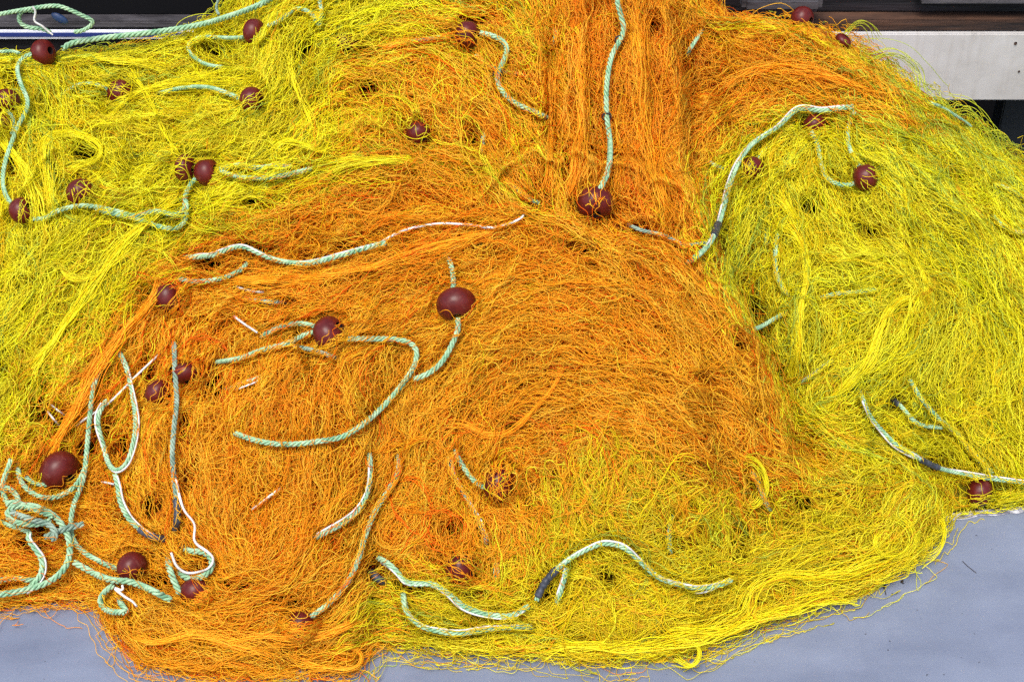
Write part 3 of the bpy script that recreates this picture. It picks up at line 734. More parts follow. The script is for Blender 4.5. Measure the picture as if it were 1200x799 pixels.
rope("short pale cord right of the big left float", [(113, 563), (124, 565), (137, 568)], lift=0.03, cover=0.2, r=1.4)
rope("pale cord scrap left of the tilted float, slanting down right", [(268, 365), (284, 378), (304, 391)], lift=0.032, cover=0.2, r=1.7)
rope("pale cord scrap below the curved hank near the fold rope", [(272, 334), (290, 340), (318, 344)], lift=0.030, cover=0.25, r=1.5)

def catmull(pts, spacing=1.0):
    p = np.array(pts, float)
    p = np.vstack([2 * p[0] - p[1], p, 2 * p[-1] - p[-2]])
    out = []
    for i in range(1, len(p) - 2):
        n = max(2, int(np.hypot(*(p[i + 1] - p[i])) / 0.5))
        t = np.linspace(0, 1, n, endpoint=False)[:, None]
        a, b_, c, d = p[i - 1], p[i], p[i + 1], p[i + 2]
        out.append(0.5 * ((2 * b_) + (-a + c) * t + (2 * a - 5 * b_ + 4 * c - d) * t ** 2 + (-a + 3 * b_ - 3 * c + d) * t ** 3))
    out.append(p[-2][None])
    q = np.vstack(out)
    s = np.concatenate([[0], np.cumsum(np.hypot(*np.diff(q, axis=0).T))])
    m = np.linspace(0, s[-1], max(4, int(s[-1] / spacing)))
    return np.stack([np.interp(m, s, q[:, 0]), np.interp(m, s, q[:, 1])], -1)

def ends_free(R, e):
    """1 where a rope's end goes down into the net, 0 where it meets a float or rope, or shows its cut end"""
    if R["lift"] >= 0.045 or not (0 < e[0] < 1200 and 0 < e[1] < 799): return 0
    if any(math.hypot(f[0] - e[0], f[1] - e[1]) < 27 for f in FLOATS): return 0
    for O in RP:
        if O is not R and np.min(np.hypot(*(O["path"] - e).T)) < 7: return 0
    return 1
def stamp(path, rad, h, q):
    for (x, y) in path[::3]:
        x0, x1 = int((x - rad - 4 - GX0) / GS), int((x + rad + 4 - GX0) / GS) + 1
        y0, y1 = int((y - rad - 4 - GY0) / GS), int((y + rad + 4 - GY0) / GS) + 1
        x0 = max(x0, 0); y0 = max(y0, 0)
        if x1 <= x0 or y1 <= y0: continue
        sl = (slice(y0, y1), slice(x0, x1))
        d = np.hypot(GPX[sl] - x, GPY[sl] - y)
        m = d < rad + 3
        new = m & (covH[sl] < h)
        covH[sl] = np.where(new, h, covH[sl])
        covQ[sl] = np.where(new, q, covQ[sl])
for R in RP:
    R["path"] = catmull(R["pts"], 1.0)
for R in RP:
    R["dv"] = (ends_free(R, R["path"][0]), ends_free(R, R["path"][-1]))
    stamp(R["path"][11 * R["dv"][0]: len(R["path"]) - 11 * R["dv"][1]], R["r"], R["lift"] + 0.003 + (R["r"] + 1.0) * PXM, R["cover"] * 0.7)
covH = blur(covH, 2)

# thin places in the nets, where one looks down between the folds
HOLES = [(78, 500, 30, 18), (178, 592, 18, 16), (196, 680, 50, 12), (250, 452, 12, 24), (58, 622, 24, 16), (330, 702, 36, 8), (175, 430, 12, 20), (230, 380, 20, 8), (150, 520, 14, 16), (300, 335, 24, 6), (215, 500, 8, 20), (55, 485, 26, 14), (100, 522, 22, 12), (120, 500, 14, 20), (45, 470, 12, 16), (300, 292, 30, 9), (400, 290, 30, 9), (245, 312, 22, 8), (685, 290, 24, 12), (700, 312, 14, 8), (190, 345, 26, 16), (210, 440, 22, 22), (185, 460, 20, 16), (430, 108, 18, 14), (490, 157, 20, 14), (955, 145, 22, 9),
         (872, 400, 14, 14), (900, 385, 12, 10), (888, 360, 10, 16), (925, 440, 18, 12), (642, 690, 16, 18), (445, 670, 18, 14), (861, 640, 10, 26), (1050, 472, 12, 12), (1092, 545, 26, 8), (1150, 576, 44, 9), (232, 664, 26, 9), (270, 684, 40, 8), (180, 652, 22, 9), (70, 548, 30, 24), (350, 716, 30, 9), (540, 664, 28, 12), (560, 20, 30, 8),
         (640, 235, 10, 26), (700, 246, 40, 7), (745, 268, 40, 6), (845, 300, 9, 30), (420, 60, 20, 10), (20, 95, 10, 14), (100, 185, 16, 12), (300, 240, 26, 10), (560, 165, 10, 18), (770, 30, 12, 12), (660, 190, 5, 30), (370, 300, 20, 8), (1020, 270, 20, 8), (950, 245, 12, 10), (600, 500, 16, 8), (830, 445, 12, 8), (530, 620, 16, 10),
         (940, 590, 14, 8), (480, 690, 24, 8), (560, 700, 20, 8), (710, 680, 16, 10), (395, 640, 14, 14), (150, 600, 12, 18), (40, 640, 24, 12), (225, 560, 12, 18), (120, 440, 10, 16), (260, 385, 18, 12), (330, 350, 30, 8), (800, 640, 18, 8), (30, 330, 20, 10), (15, 190, 8, 16), (250, 60, 16, 8), (350, 60, 14, 10)]
HOLE = np.zeros(GPX.shape)
_wx = GPX + 14 * value_noise(GPX / 100, GPY / 100, 71, 5); _wy = GPY + 14 * value_noise(GPX / 100, GPY / 100, 72, 5)
for (hx_, hy_, a_, b_) in HOLES:
    HOLE = np.maximum(HOLE, np.minimum(0.90, 1.15 * np.exp(-(((_wx - hx_) / a_) ** 2 + ((_wy - hy_) / b_) ** 2) ** 1.2)))
_n = value_noise(GPX / 100, GPY / 100, 73, 3.1) + 0.6 * value_noise(GPX / 100, GPY / 100, 74, 8.3)
HOLE = np.maximum(HOLE, np.clip((_n - 0.24) * 3.0, 0, 0.5))
HOLE = blur(HOLE, 2)

# ------------------------------------------------------------------ tube builder
def tubes(P, Nn, rad, sides, valid=None):
    """P (S,T,3) strand points, Nn normals, rad (S,) or (S,T); valid (S,T) bool. Returns V, F, vertex->strand index."""
    S, Tn, _ = P.shape
    tan = np.empty_like(P)
    tan[:, 1:-1] = P[:, 2:] - P[:, :-2]; tan[:, 0] = P[:, 1] - P[:, 0]; tan[:, -1] = P[:, -1] - P[:, -2]
    tan = norm(tan)
    side = norm(np.cross(tan, Nn)); up = np.cross(side, tan)
    if np.ndim(rad) == 1: rad = np.repeat(rad[:, None], Tn, 1)
    V = np.empty((S, Tn, sides, 3), dtype=np.float32)
    for k in range(sides):
        a = 2 * math.pi * k / sides + math.pi / 2
        V[:, :, k] = P + (side * math.cos(a) + up * math.sin(a)) * rad[..., None]
    idx = np.arange(S * Tn * sides, dtype=np.int32).reshape(S, Tn, sides)
    Fs = []
    for k in range(sides):
        k2 = (k + 1) % sides
        f = np.stack([idx[:, :-1, k], idx[:, :-1, k2], idx[:, 1:, k2], idx[:, 1:, k]], -1)
        Fs.append(f)
    F = np.stack(Fs, 2)                       # S, T-1, sides, 4
    if valid is not None:
        m = valid[:, :-1] & valid[:, 1:]
        F = F[m]
    F = F.reshape(-1, 4)
    V = V.reshape(-1, 3)
    if valid is not None:
        used = np.zeros(len(V), bool); used[F.ravel()] = True
        remap = np.cumsum(used).astype(np.int32) - 1
        F = remap[F]; V = V[used]
        sid = np.repeat(np.arange(S), Tn * sides)[used]
    else:
        sid = np.repeat(np.arange(S), Tn * sides)
    return V, F, sid

# ------------------------------------------------------------------ strand colours
YEL = np.array([[0.90, 0.81, 0.014], [0.82, 0.76, 0.018], [0.94, 0.87, 0.040], [0.72, 0.60, 0.010], [0.92, 0.68, 0.010]])
ORA = np.array([[0.97, 0.48, 0.018], [0.96, 0.40, 0.012], [0.98, 0.57, 0.030], [0.90, 0.22, 0.006], [0.97, 0.62, 0.05]])
GRN = np.array([[0.66, 0.70, 0.05], [0.56, 0.66, 0.08]])
def palette(net, px, py, n, tone=0):
    """one colour per strand by net and place"""
    yf = np.array([0.01, 0.02, 0.22, 0.0, 0.99, 0.94, 0.995])[net]       # share of yellow in each net
    # yellow grows into the bottom of the mound, orange into the seams
    yf = np.where((net == 3) & (px > 560) & (py > 530), 0.15, yf)
    yf = np.where((net == 3) & (px < 170) & (py < 560), 0.22, yf)
    yf = np.where((px > 1000) & (py < 190) & (samp(SDF, px, py) < 11), 0.92, yf)
    yf = np.where((net == 2) & (px < 490), 0.42, yf)
    yf = np.where((net == 5) & (py < 600), 0.80, yf)
    yf = np.where((net == 4) & (px > 280) & (py > 175), 0.62, yf)
    isy = rng.random(n) < yf
    wy = {-1: [.20, .24, .04, .34, .18], 0: [.36, .20, .22, .10, .12], 1: [.34, .10, .48, .02, .06]}[tone]  # lower layers picked darker, top layers lighter: depth shade put into the colour
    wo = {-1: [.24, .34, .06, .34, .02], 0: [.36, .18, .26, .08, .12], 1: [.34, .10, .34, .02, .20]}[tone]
    c = np.where(isy[:, None], YEL[rng.choice(5, n, p=wy)], ORA[rng.choice(5, n, p=wo)])
    c = np.where(((net == 5) & isy)[:, None], c * np.array([0.98, 0.94, 0.95]), c)
    c = np.where(((net == 0) & ~isy)[:, None], c * np.array([0.98, 0.82, 0.8]), c)
    # greener towards the right net and its shoulder
    gr = rng.random(n) < np.where((px > 1010) & (py < 200), 0.6, np.where(net == 6, 0.12, np.where(net == 4, 0.10, np.where(net == 5, 0.08, 0.0))))
    c = np.where((gr & isy)[:, None], GRN[rng.integers(0, 2, n)], c)
    blend = rng.random(n) < np.where(net == 5, 0.30, 0.10)                 # strands dyed in between
    mixc = 0.5 * YEL[0] + 0.5 * ORA[2]
    c = np.where(blend[:, None], c * 0.5 + mixc * 0.5, c)
    return np.clip(c * rng.normal(1, 0.10, (n, 1)), 0.003, 0.95)

# ------------------------------------------------------------------ strand generator
STEP = 3.0
NETG = net_of(GPX, GPY)
BUF = {k: [] for k in range(7)}
def grow(seeds, length, K, spread, curl, wl, gap, cell, lift, liftvar, rad, margin, dive=True, curv=None, zig=0.55, net_jit=0.0, hold=1.0, ang=None, tone=0):
    """seeds (M,2); each grows a patch of K neighbouring strands that part and meet like netting"""
    M = len(seeds)
    Tn = int(length / STEP)
    p = seeds.copy().astype(float)
    th0 = flow(p[:, 0], p[:, 1]) if ang is None else ang.copy()
    th0 = th0 + (rng.random(M) < 0.5) * math.pi
    dlt = rng.normal(0, spread, M)
    ph = rng.uniform(0, 2 * math.pi, (M, 4)); wls = rng.uniform(wl[0], wl[1], (M, 3))
    amp = np.abs(rng.normal(0, 1, (M, 3))) * curl
    cv = np.zeros(M) if curv is None else curv
    marg = rng.uniform(margin[0], margin[1], M)
    path = np.empty((M, Tn, 2)); dirs = np.empty((M, Tn, 2))
    cur = th0.copy()
    turn = np.zeros(M)
    for i in range(Tn):
        s = i * STEP
        f = flow(p[:, 0], p[:, 1])
        # pick the sense of the undirected flow closest to the current base heading
        k = np.round((cur - f) / math.pi)
        f = f + k * math.pi
        cur = cur + (f - cur) * 0.35 * hold
        turn += cv * STEP
        wob = (amp * np.sin(2 * math.pi * s / wls + ph[:, :3])).sum(1)
        th = cur + dlt + wob + turn
        d = np.stack([np.cos(th), np.sin(th)], -1)
        path[:, i] = p; dirs[:, i] = d
        p = p + d * STEP
        sd = samp(SDF, p[:, 0], p[:, 1])
        push = np.clip(marg - sd, 0, 5.0)
        g = np.stack([samp(SGX, p[:, 0], p[:, 1]), samp(SGY, p[:, 0], p[:, 1])], -1)
        p = p + g * push[:, None] * 0.8
    nrm2 = np.stack([-dirs[..., 1], dirs[..., 0]], -1)
    s = np.arange(Tn) * STEP
    g0 = rng.uniform(gap[0], gap[1], M)
    gmod = 1 + 0.75 * np.sin(2 * math.pi * s / rng.uniform(70, 180, M)[:, None] + ph[:, 3:4])
    gw = g0[:, None] * gmod
    cl = rng.uniform(cell[0] * 1.2, cell[1] * 1.35, M)[:, None]
    phase = 2 * np.pi * (s / cl + 0.6 * np.sin(2 * np.pi * s / 90 + ph[:, :1])) + ph[:, 1:2]
    tri = 0.45 * np.sin(phase) + 0.55 * 2 / np.pi * np.arcsin(np.sin(phase))
    base_l = rng.uniform(lift[0], lift[1], M)
    out_p = []; out_l = []
    for j in range(K):
        off = (j - (K - 1) / 2) * gw + ((-1) ** j) * zig * gw * tri
        off = off + 1.3 * np.sin(2 * np.pi * s / rng.uniform(19, 52, M)[:, None] + rng.uniform(0, 6.28, M)[:, None])
        sh = rng.normal(0, 0.8, (M, 1))
        q = path + nrm2 * (off + sh)[..., None]
        ll = base_l[:, None] + rng.normal(0, 0.0012, (M, 1)) + liftvar * np.sin(2 * np.pi * s / rng.uniform(35, 110, M)[:, None] + rng.uniform(0, 6.28, M)[:, None])
        if dive:
            e = np.minimum(s, s[-1] - s) / 22.0
            ll = ll - 0.020 * np.clip(1 - e, 0, 1) ** 1.5 * rng.uniform(0.3, 1.3, (M, 1))
        out_p.append(q); out_l.append(ll)
    Q = np.concatenate(out_p, 0); L = np.concatenate(out_l, 0)
    S = len(Q)
    seed_all = np.tile(seeds, (K, 1))
    # strands that run over floats and ropes
    u = rng.random(S)
    cq = samp(covQ, Q[..., 0], Q[..., 1]); ch = samp(covH, Q[..., 0], Q[..., 1])
    over = (u[:, None] < cq) & (ch > 0.001)
    L = np.where(over, np.maximum(L, ch + 0.0008), L)
    # a net's strands do not run far into a net of the other colour
    gi = np.clip(((Q[..., 1] - GY0) / GS).astype(int), 0, NETG.shape[0] - 1); gj = np.clip(((Q[..., 0] - GX0) / GS).astype(int), 0, NETG.shape[1] - 1)
    js0 = seeds + rng.normal(0, 1, seeds.shape) * net_jit
    net0 = net_of(js0[:, 0], js0[:, 1])
    cls = (net0 >= 4)
    diff = (NETG[gi, gj] >= 4) != np.tile(cls, K)[:, None]
    gone = np.cumsum(diff, 1) * STEP > rng.uniform(10, 75, S)[:, None]
    L = np.where(gone & diff, -0.034, L)
    hl = samp(HOLE, Q[..., 0], Q[..., 1])
    L = np.where(rng.random(S)[:, None] < hl, -0.09, L)
    under_ = (~over) & (ch > 0.02)
    L = np.where(under_, np.minimum(L, np.maximum(ch - 0.022, 0.004)), L)
    Lp = np.pad(L, ((0, 0), (2, 2)), mode='edge')
    L = (Lp[:, :-4] + 2 * Lp[:, 1:-3] + 3 * Lp[:, 2:-2] + 2 * Lp[:, 3:-1] + Lp[:, 4:]) / 9
    P, Nn = place(Q[..., 0], Q[..., 1], L)
    # netting must not jump between far and near folds
    seg = np.linalg.norm(np.diff(P, axis=1), axis=-1)
    bad = seg > STEP * PXM * 7
    valid = np.ones((S, Tn), bool)
    valid[:, 1:] &= ~bad; valid[:, :-1] &= ~bad
    valid &= (Q[..., 0] > GX0 + 6) & (Q[..., 0] < GX1 - 6) & (Q[..., 1] > GY0 + 6)
    net = np.tile(net0, K)
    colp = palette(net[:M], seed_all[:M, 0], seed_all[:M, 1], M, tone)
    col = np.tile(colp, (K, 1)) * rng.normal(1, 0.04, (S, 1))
    r = rng.uniform(rad[0], rad[1], S) * PXM
    for k in range(7):
        m = net == k
        if m.any():
            V, F, sid = tubes(P[m], Nn[m], r[m], 3, valid[m])
            if len(F):
                BUF[k].append((V, F, np.clip(col[m], 0, .97)[sid].astype(np.float32)))

def seeds_in(n, minsd=2.0, box_=(-120, 1320, -80, 800), edge=None):
    out = []
    while sum(len(o) for o in out) < n:
        q = np.stack([rng.uniform(box_[0], box_[1], n), rng.uniform(box_[2], box_[3], n)], -1)
        sd = samp(SDF, q[:, 0], q[:, 1])
        m = sd > minsd
        if edge: m &= sd < edge
        out.append(q[m])
    return np.vstack(out)[:n]

DENS = 1.6
def N(n): return int(n * DENS)
# lower thick layer, middle layers and loose top layer
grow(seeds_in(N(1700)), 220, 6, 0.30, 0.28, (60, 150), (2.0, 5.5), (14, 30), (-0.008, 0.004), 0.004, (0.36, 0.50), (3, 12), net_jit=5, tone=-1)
grow(seeds_in(N(2200)), 160, 5, 0.45, 0.36, (45, 130), (2.0, 6.5), (14, 28), (-0.004, 0.012), 0.006, (0.36, 0.50), (0, 12), net_jit=6, tone=0)
grow(seeds_in(N(1400)), 230, 5, 0.22, 0.22, (60, 170), (1.2, 5.0), (16, 34), (0.008, 0.024), 0.007, (0.36, 0.50), (-2, 10), net_jit=8, tone=0)
grow(seeds_in(N(800)), 120, 3, 0.8, 0.50, (35, 90), (2.0, 7.0), (14, 26), (0.006, 0.028), 0.008, (0.36, 0.50), (-3, 10), net_jit=10, tone=1)
grow(seeds_in(N(1500)), 170, 1, 0.45, 0.42, (30, 90), (1, 2), (12, 22), (0.016, 0.036), 0.008, (0.37, 0.52), (-5, 8), net_jit=12, tone=1)
grow(seeds_in(N(560)), 280, 4, 0.18, 0.18, (90, 220), (0.8, 2.6), (18, 40), (0.020, 0.036), 0.006, (0.37, 0.52), (-3, 8), net_jit=10, tone=1)
# open meshes: neighbouring twines that meet at the knots
grow(seeds_in(N(480)), 120, 5, 0.5, 0.25, (60, 150), (4.0, 8.0), (17, 28), (0.018, 0.036), 0.006, (0.37, 0.52), (0, 10), net_jit=8, zig=0.5, tone=1)
# loose curls
n = N(800); grow(seeds_in(n), 120, 1, 1.2, 0.30, (40, 90), (1, 2), (12, 22), (0.014, 0.036), 0.007, (0.37, 0.52), (-6, 8), curv=rng.normal(0, 0.035, n), net_jit=12, hold=0.3, tone=1)
# tight curls and whiskers at the borders of the heap
n = N(480); grow(seeds_in(n, 0, edge=14), 90, 2, 0.5, 0.4, (25, 70), (1.0, 6.0), (12, 24), (0.0, 0.020), 0.005, (0.36, 0.5), (-13, 0), curv=rng.normal(0, 0.03, n), hold=0.4, dive=False)
# big loose loops in the yellow fringe, and green fuzz on the right shoulder
n = 330; grow(seeds_in(n, 0, (470, 1110, 540, 780)), 200, 4, 1.2, 0.20, (60, 140), (0.8, 4.0), (18, 40), (0.016, 0.036), 0.005, (0.36, 0.50), (-8, 6), curv=rng.choice([-1, 1], n) * rng.uniform(0.012, 0.045, n), hold=0.05)
n = 150; grow(seeds_in(n, 0, (0, 420, 60, 560)), 170, 4, 1.0, 0.20, (60, 140), (0.8, 3.5), (18, 40), (0.018, 0.034), 0.005, (0.36, 0.50), (-4, 6), curv=rng.choice([-1, 1], n) * rng.uniform(0.010, 0.035, n), hold=0.05)
n = 260; grow(seeds_in(n, 0, (960, 1230, 10, 230), edge=18), 80, 2, 0.9, 0.3, (30, 80), (2.0, 7.0), (16, 30), (0.0, 0.02), 0.006, (0.34,0.48), (-24, -2), curv=rng.normal(0, 0.04, n), hold=0.3, dive=False)
# long wisps that trail out over the deck
n = 430; grow(seeds_in(n, 0, (-60, 1110, 640, 800), edge=16), 170, 1, 0.5, 0.35, (50, 120), (1.0, 3.0), (20, 40), (0.0, 0.012), 0.003, (0.32, 0.44), (-36, -3), curv=rng.normal(0, 0.022, n), hold=0.35, dive=False)

# strand hanks: tight twisted bundles that follow a given line; one part each on its net
HANKS = [
    (4, "Y", [(62, 250), (55, 205), (53, 170), (68, 157), (98, 160), (117, 172), (112, 186), (90, 193), (66, 203)], 3.5, 26),
    (4, "Y", [(66, 292), (71, 309), (81, 324), (98, 327), (118, 319), (142, 302), (166, 285)], 3.0, 22),
    (3, "O", [(193, 325), (169, 363), (149, 383), (132, 407), (111, 434), (95, 468), (71, 508), (55, 535)], 4.2, 34),
    (3, "O", [(250, 326), (285, 327), (320, 327), (370, 324), (400, 319), (440, 311), (488, 294), (535, 282), (590, 268)], 3.8, 34),
    (4, "Y", [(370, 208), (395, 196), (425, 188), (460, 187), (500, 194)], 5.0, 36),
    (3, "O", [(662, 416), (653, 447), (630, 474), (599, 505), (569, 508), (542, 497), (515, 498)], 2.0, 12),
    (6, "Y", [(915, 262), (932, 275), (942, 295), (945, 326), (938, 360), (934, 400), (930, 446)], 3.5, 26),
    (6, "Y", [(1092, 355), (1063, 349), (1043, 363), (1030, 390), (1016, 424), (989, 454), (960, 476)], 4.5, 32),
    (6, "Y", [(1040, 275), (1058, 290), (1075, 308), (1085, 335), (1090, 360)], 3.0, 16),
    (5, "Y", [(780, 742), (830, 738), (870, 722), (885, 690), (920, 672), (955, 676), (1000, 668), (1035, 655), (1065, 640)], 8, 28),
    (5, "Y", [(640, 752), (720, 758), (790, 752), (850, 738), (900, 722), (950, 705), (1000, 690)], 8, 24),
    (5, "O", [(640, 588), (656, 601), (678, 596), (687, 576), (678, 556), (655, 549)], 2.0, 10),
    (3, "O", [(392, 762), (412, 758), (424, 768), (418, 780), (400, 784), (370, 780), (340, 772)], 2.2, 16),
    (5, "Y", [(770, 752), (800, 749), (818, 758), (819, 772), (808, 780), (790, 772)], 2.0, 14),
    (4, "Y", [(90, 62), (110, 66), (135, 71), (165, 72), (200, 80)], 3.0, 22),
    (4, "Y", [(145, 75), (160, 95), (178, 125), (192, 155), (205, 178), (214, 195)], 3.0, 12),
    (4, "Y", [(336, 55), (342, 85), (350, 112), (360, 135), (367, 160)], 2.2, 9),
    (4, "Y", [(319, 192), (321, 174), (335, 165), (352, 168), (375, 176), (400, 170)], 3.0, 18),
    (6, "Y", [(905, 222), (915, 232), (926, 248), (936, 270)], 4.0, 24),
    (3, "O", [(250, 760), (300, 745), (350, 748), (400, 735), (430, 722)], 3.5, 20),
    (3, "O", [(150, 745), (185, 752), (230, 742), (280, 755), (330, 768)], 4.0, 24),
    (4, "Y", [(215, 225), (185, 250), (150, 280), (110, 330), (70, 390), (30, 440)], 6.0, 26),
    (5, "Y", [(858, 545), (880, 538), (895, 552), (898, 575), (886, 592), (868, 590)], 3.0, 16),
    (5, "Y", [(1025, 612), (1045, 606), (1065, 616), (1070, 635), (1056, 650), (1036, 650), (1026, 636), (1034, 622), (1050, 622)], 4.5, 20),
    (4, "Y", [(-10, 150), (10, 175), (30, 205), (42, 240), (46, 290)], 5.0, 22),
    (4, "Y", [(120, 130), (170, 105), (220, 95), (270, 90)], 6.0, 20),
    (2, "O", [(650, 60), (647, 110), (645, 170), (642, 225)], 3.0, 14),
    (0, "O", [(745, 20), (752, 90), (758, 160), (775, 230), (790, 268)], 8.0, 26),
    (0, "O", [(680, 20), (684, 90), (680, 170), (672, 240)], 8.0, 24),
    (1, "O", [(845, 100), (885, 82), (930, 80), (980, 92), (1030, 112)], 6.0, 20),
    (5, "Y", [(1080, 600), (1096, 604), (1106, 618), (1105, 636), (1094, 650), (1078, 655)], 2.5, 7),
    (6, "G", [(985, 42), (1005, 26), (1020, 30), (1030, 44)], 3.0, 5),
    (6, "G", [(1015, 66), (1040, 60), (1062, 66), (1078, 84), (1084, 108)], 5.0, 10),
    (6, "G", [(1110, 122), (1135, 126), (1158, 148), (1172, 172), (1182, 190)], 6.0, 9),
]
HBUF = {k: [] for k in range(7)}
for (net, c, pts, spread, n) in HANKS:
    base = catmull(pts, STEP)
    Tn = len(base)
    tg = np.gradient(base, axis=0); tg /= np.maximum(np.hypot(tg[:, 0], tg[:, 1])[:, None], 1e-6)
    nn = np.stack([-tg[:, 1], tg[:, 0]], -1)
    s = np.arange(Tn) * STEP
    if spread > 2.4:
        n = int(n * 1.1); spread *= 1.15
    w = spread * (1 + 0.45 * np.sin(s / 29.0 + rng.uniform(0, 6)))
    fl = np.clip(np.minimum(s, s[-1] - s) / 35, 0, 1)
    w = w * (1 + 1.6 * (1 - fl) ** 2)
    a0 = rng.normal(0, 0.6, (n, 1)); b0 = rng.normal(0, 0.6, (n, 1))
    ll = np.clip(0.034 + b0 * spread * 0.5 * PXM + 0.002 * np.sin(s[None] / rng.uniform(8, 20, (n, 1)) + rng.uniform(0, 6, (n, 1))) - 0.022 * (1 - fl)[None] ** 1.5, 0.001, 1)
    off = a0 * w[None] + (0.9 + 0.16 * spread) * np.sin(s[None] / rng.uniform(5, 18, (n, 1)) + rng.uniform(0, 6, (n, 1)))
    Q = base[None] + nn[None] * off[..., None]
    P, Nn_ = place(Q[..., 0], Q[..., 1], ll)
    pal = {"Y": YEL[[0, 2, 1, 4]], "O": ORA[[0, 2, 1, 4]], "G": GRN[[0, 1, 0, 1]]}[c]
    col = pal[rng.choice(4, n, p=[.45, .3, .2, .05])] * rng.normal(1.03, 0.06, (n, 1))
    V, F, sid = tubes(P, Nn_, rng.uniform(0.34, 0.48, n) * PXM, 4)
    HBUF[net].append((V, F, np.clip(col, 0, .97)[sid].astype(np.float32)))

NET_INFO = [
    ("orange net hanging straight down with a long green rope in front", "O"),
    ("orange net spread over the right shoulder below the white beam's left end", "O"),
    ("mixed orange and yellow net at the top middle, left of the hanging net", "O"),
    ("large orange net mound filling the front and lower left of the heap", "O"),
    ("bright yellow net covering the upper left of the heap below the striped rail", "Y"),
    ("curly yellow net fringe along the bottom on the blue grey deck", "Y"),
    ("greenish yellow net covering the right side of the heap under the white beam", "Y"),
]
def join(buf):
    V, F, C = [], [], []
    o = 0
    for (v, f, c) in buf:
        V.append(v); F.append(f + o); C.append(c); o += len(v)
    return np.vstack(V), np.vstack(F), np.vstack(C)

# inner folds: the packed net under the loose strands, one sheet per net over the heap's own height field
hx = np.arange(-1.45, 1.4501, 0.008); hy = np.arange(-0.62, 1.0, 0.008)
HX, HY = np.meshgrid(hx, hy)
HZ = height(HX, HY)
HZ = HZ - 0.018
_hp = to_px(np.stack([HX, HY, HZ], -1))
HZ = HZ - 0.060 * np.clip(samp(HOLE, _hp[0], _hp[1]) - 0.5, 0, 1) * (HZ > 0.05)
PXh, PYh = to_px(np.stack([HX, HY, HZ], -1))
ci, cj = np.meshgrid(np.arange(len(hx) - 1), np.arange(len(hy) - 1))
cxm = (PXh[:-1, :-1] + PXh[1:, 1:]) / 2; cym = (PYh[:-1, :-1] + PYh[1:, 1:]) / 2
cell_net = net_of(cxm.ravel(), np.minimum(cym.ravel(), 880)).reshape(cxm.shape)
zmax = np.maximum.reduce([HZ[:-1, :-1], HZ[1:, 1:], HZ[1:, :-1], HZ[:-1, 1:]])
yc = (HY[:-1, :-1] + HY[1:, 1:]) / 2; xc = (HX[:-1, :-1] + HX[1:, 1:]) / 2
keep = (zmax > 0.0) | (yc > slab_y(xc) + 0.01)
keep &= zmax > -0.30
keep &= ~((samp(HOLE, cxm, cym) > 0.80) & (zmax > 0.05))

net_objs = []
for k, (label, base) in enumerate(NET_INFO):
    m = (cell_net == k) & keep
    a, b_ = cj[m], ci[m]
    W = len(hx)
    quad = np.stack([a * W + b_, a * W + b_ + 1, (a + 1) * W + b_ + 1, (a + 1) * W + b_], -1)
    allV = np.stack([HX, HY, HZ], -1).reshape(-1, 3)
    used = np.zeros(len(allV), bool); used[quad.ravel()] = True
    remap = np.cumsum(used) - 1
    V = allV[used]; Fq = remap[quad]
    org = (float(V[:, 0].mean()), float(V[:, 1].min()), float(max(V[:, 2].min(), 0)))
    root = empty("fishing_net", org)
    tag(root, label, "fishing net", "fishing nets piled on the deck")
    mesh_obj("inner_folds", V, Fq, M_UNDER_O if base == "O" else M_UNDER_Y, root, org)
    V, F, C = join(BUF[k])
    mesh_obj("netting", V, F, M_STRAND, root, org, col=C)
    if HBUF[k]:
        for (V, F, C) in HBUF[k]:
            mesh_obj("twisted_hank", V, F, M_STRAND, root, org, col=C)
    net_objs.append(root)
    print("net", k, sum(len(b[1]) for b in BUF[k]))

# ------------------------------------------------------------------ ropes
def smooth_path(P, n):
    for _ in range(n):
        Pp = np.vstack([P[:1], P, P[-1:]])
        P = (Pp[:-2] + 2 * Pp[1:-1] + Pp[2:]) / 4
    return P
def frames(P):
    t = norm(np.gradient(P, axis=0))
    up = np.array([0, -0.5, 0.86])
    s = norm(np.cross(t, up)); u = np.cross(s, t)
    return t, s, u
def tube1(P, r, sides, closed=True):
    t, s, u = frames(P)
    n = len(P)
    r = np.broadcast_to(r, (n,))
    a = np.linspace(0, 2 * np.pi, sides, endpoint=False)
    V = P[:, None] + (s[:, None] * np.cos(a)[None, :, None] + u[:, None] * np.sin(a)[None, :, None]) * r[:, None, None]
    idx = np.arange(n * sides).reshape(n, sides)
    F = np.stack([idx[:-1], np.roll(idx, -1, 1)[:-1], np.roll(idx, -1, 1)[1:], idx[1:]], -1).reshape(-1, 4)
    V = V.reshape(-1, 3)
    return V, F
def rope_mesh(P, R, pitch):
    """three twisted strands along P (dense)"""
    L = np.concatenate([[0], np.cumsum(np.linalg.norm(np.diff(P, axis=0), axis=1))])
    t, s, u = frames(P)
    Vs, Fs, o = [], [], 0
    for k in range(3):
        ph = 2 * np.pi * (L / pitch) + 2 * np.pi * k / 3
        c = P + (s * np.cos(ph)[:, None] + u * np.sin(ph)[:, None]) * R * 0.60
        tp = np.ones(len(P)); tp[0] = tp[-1] = 0.5
        V, F = tube1(c, R * 0.47 * tp, 8)
        Vs.append(V); Fs.append(F + o); o += len(V)
    return np.vstack(Vs), np.vstack(Fs)

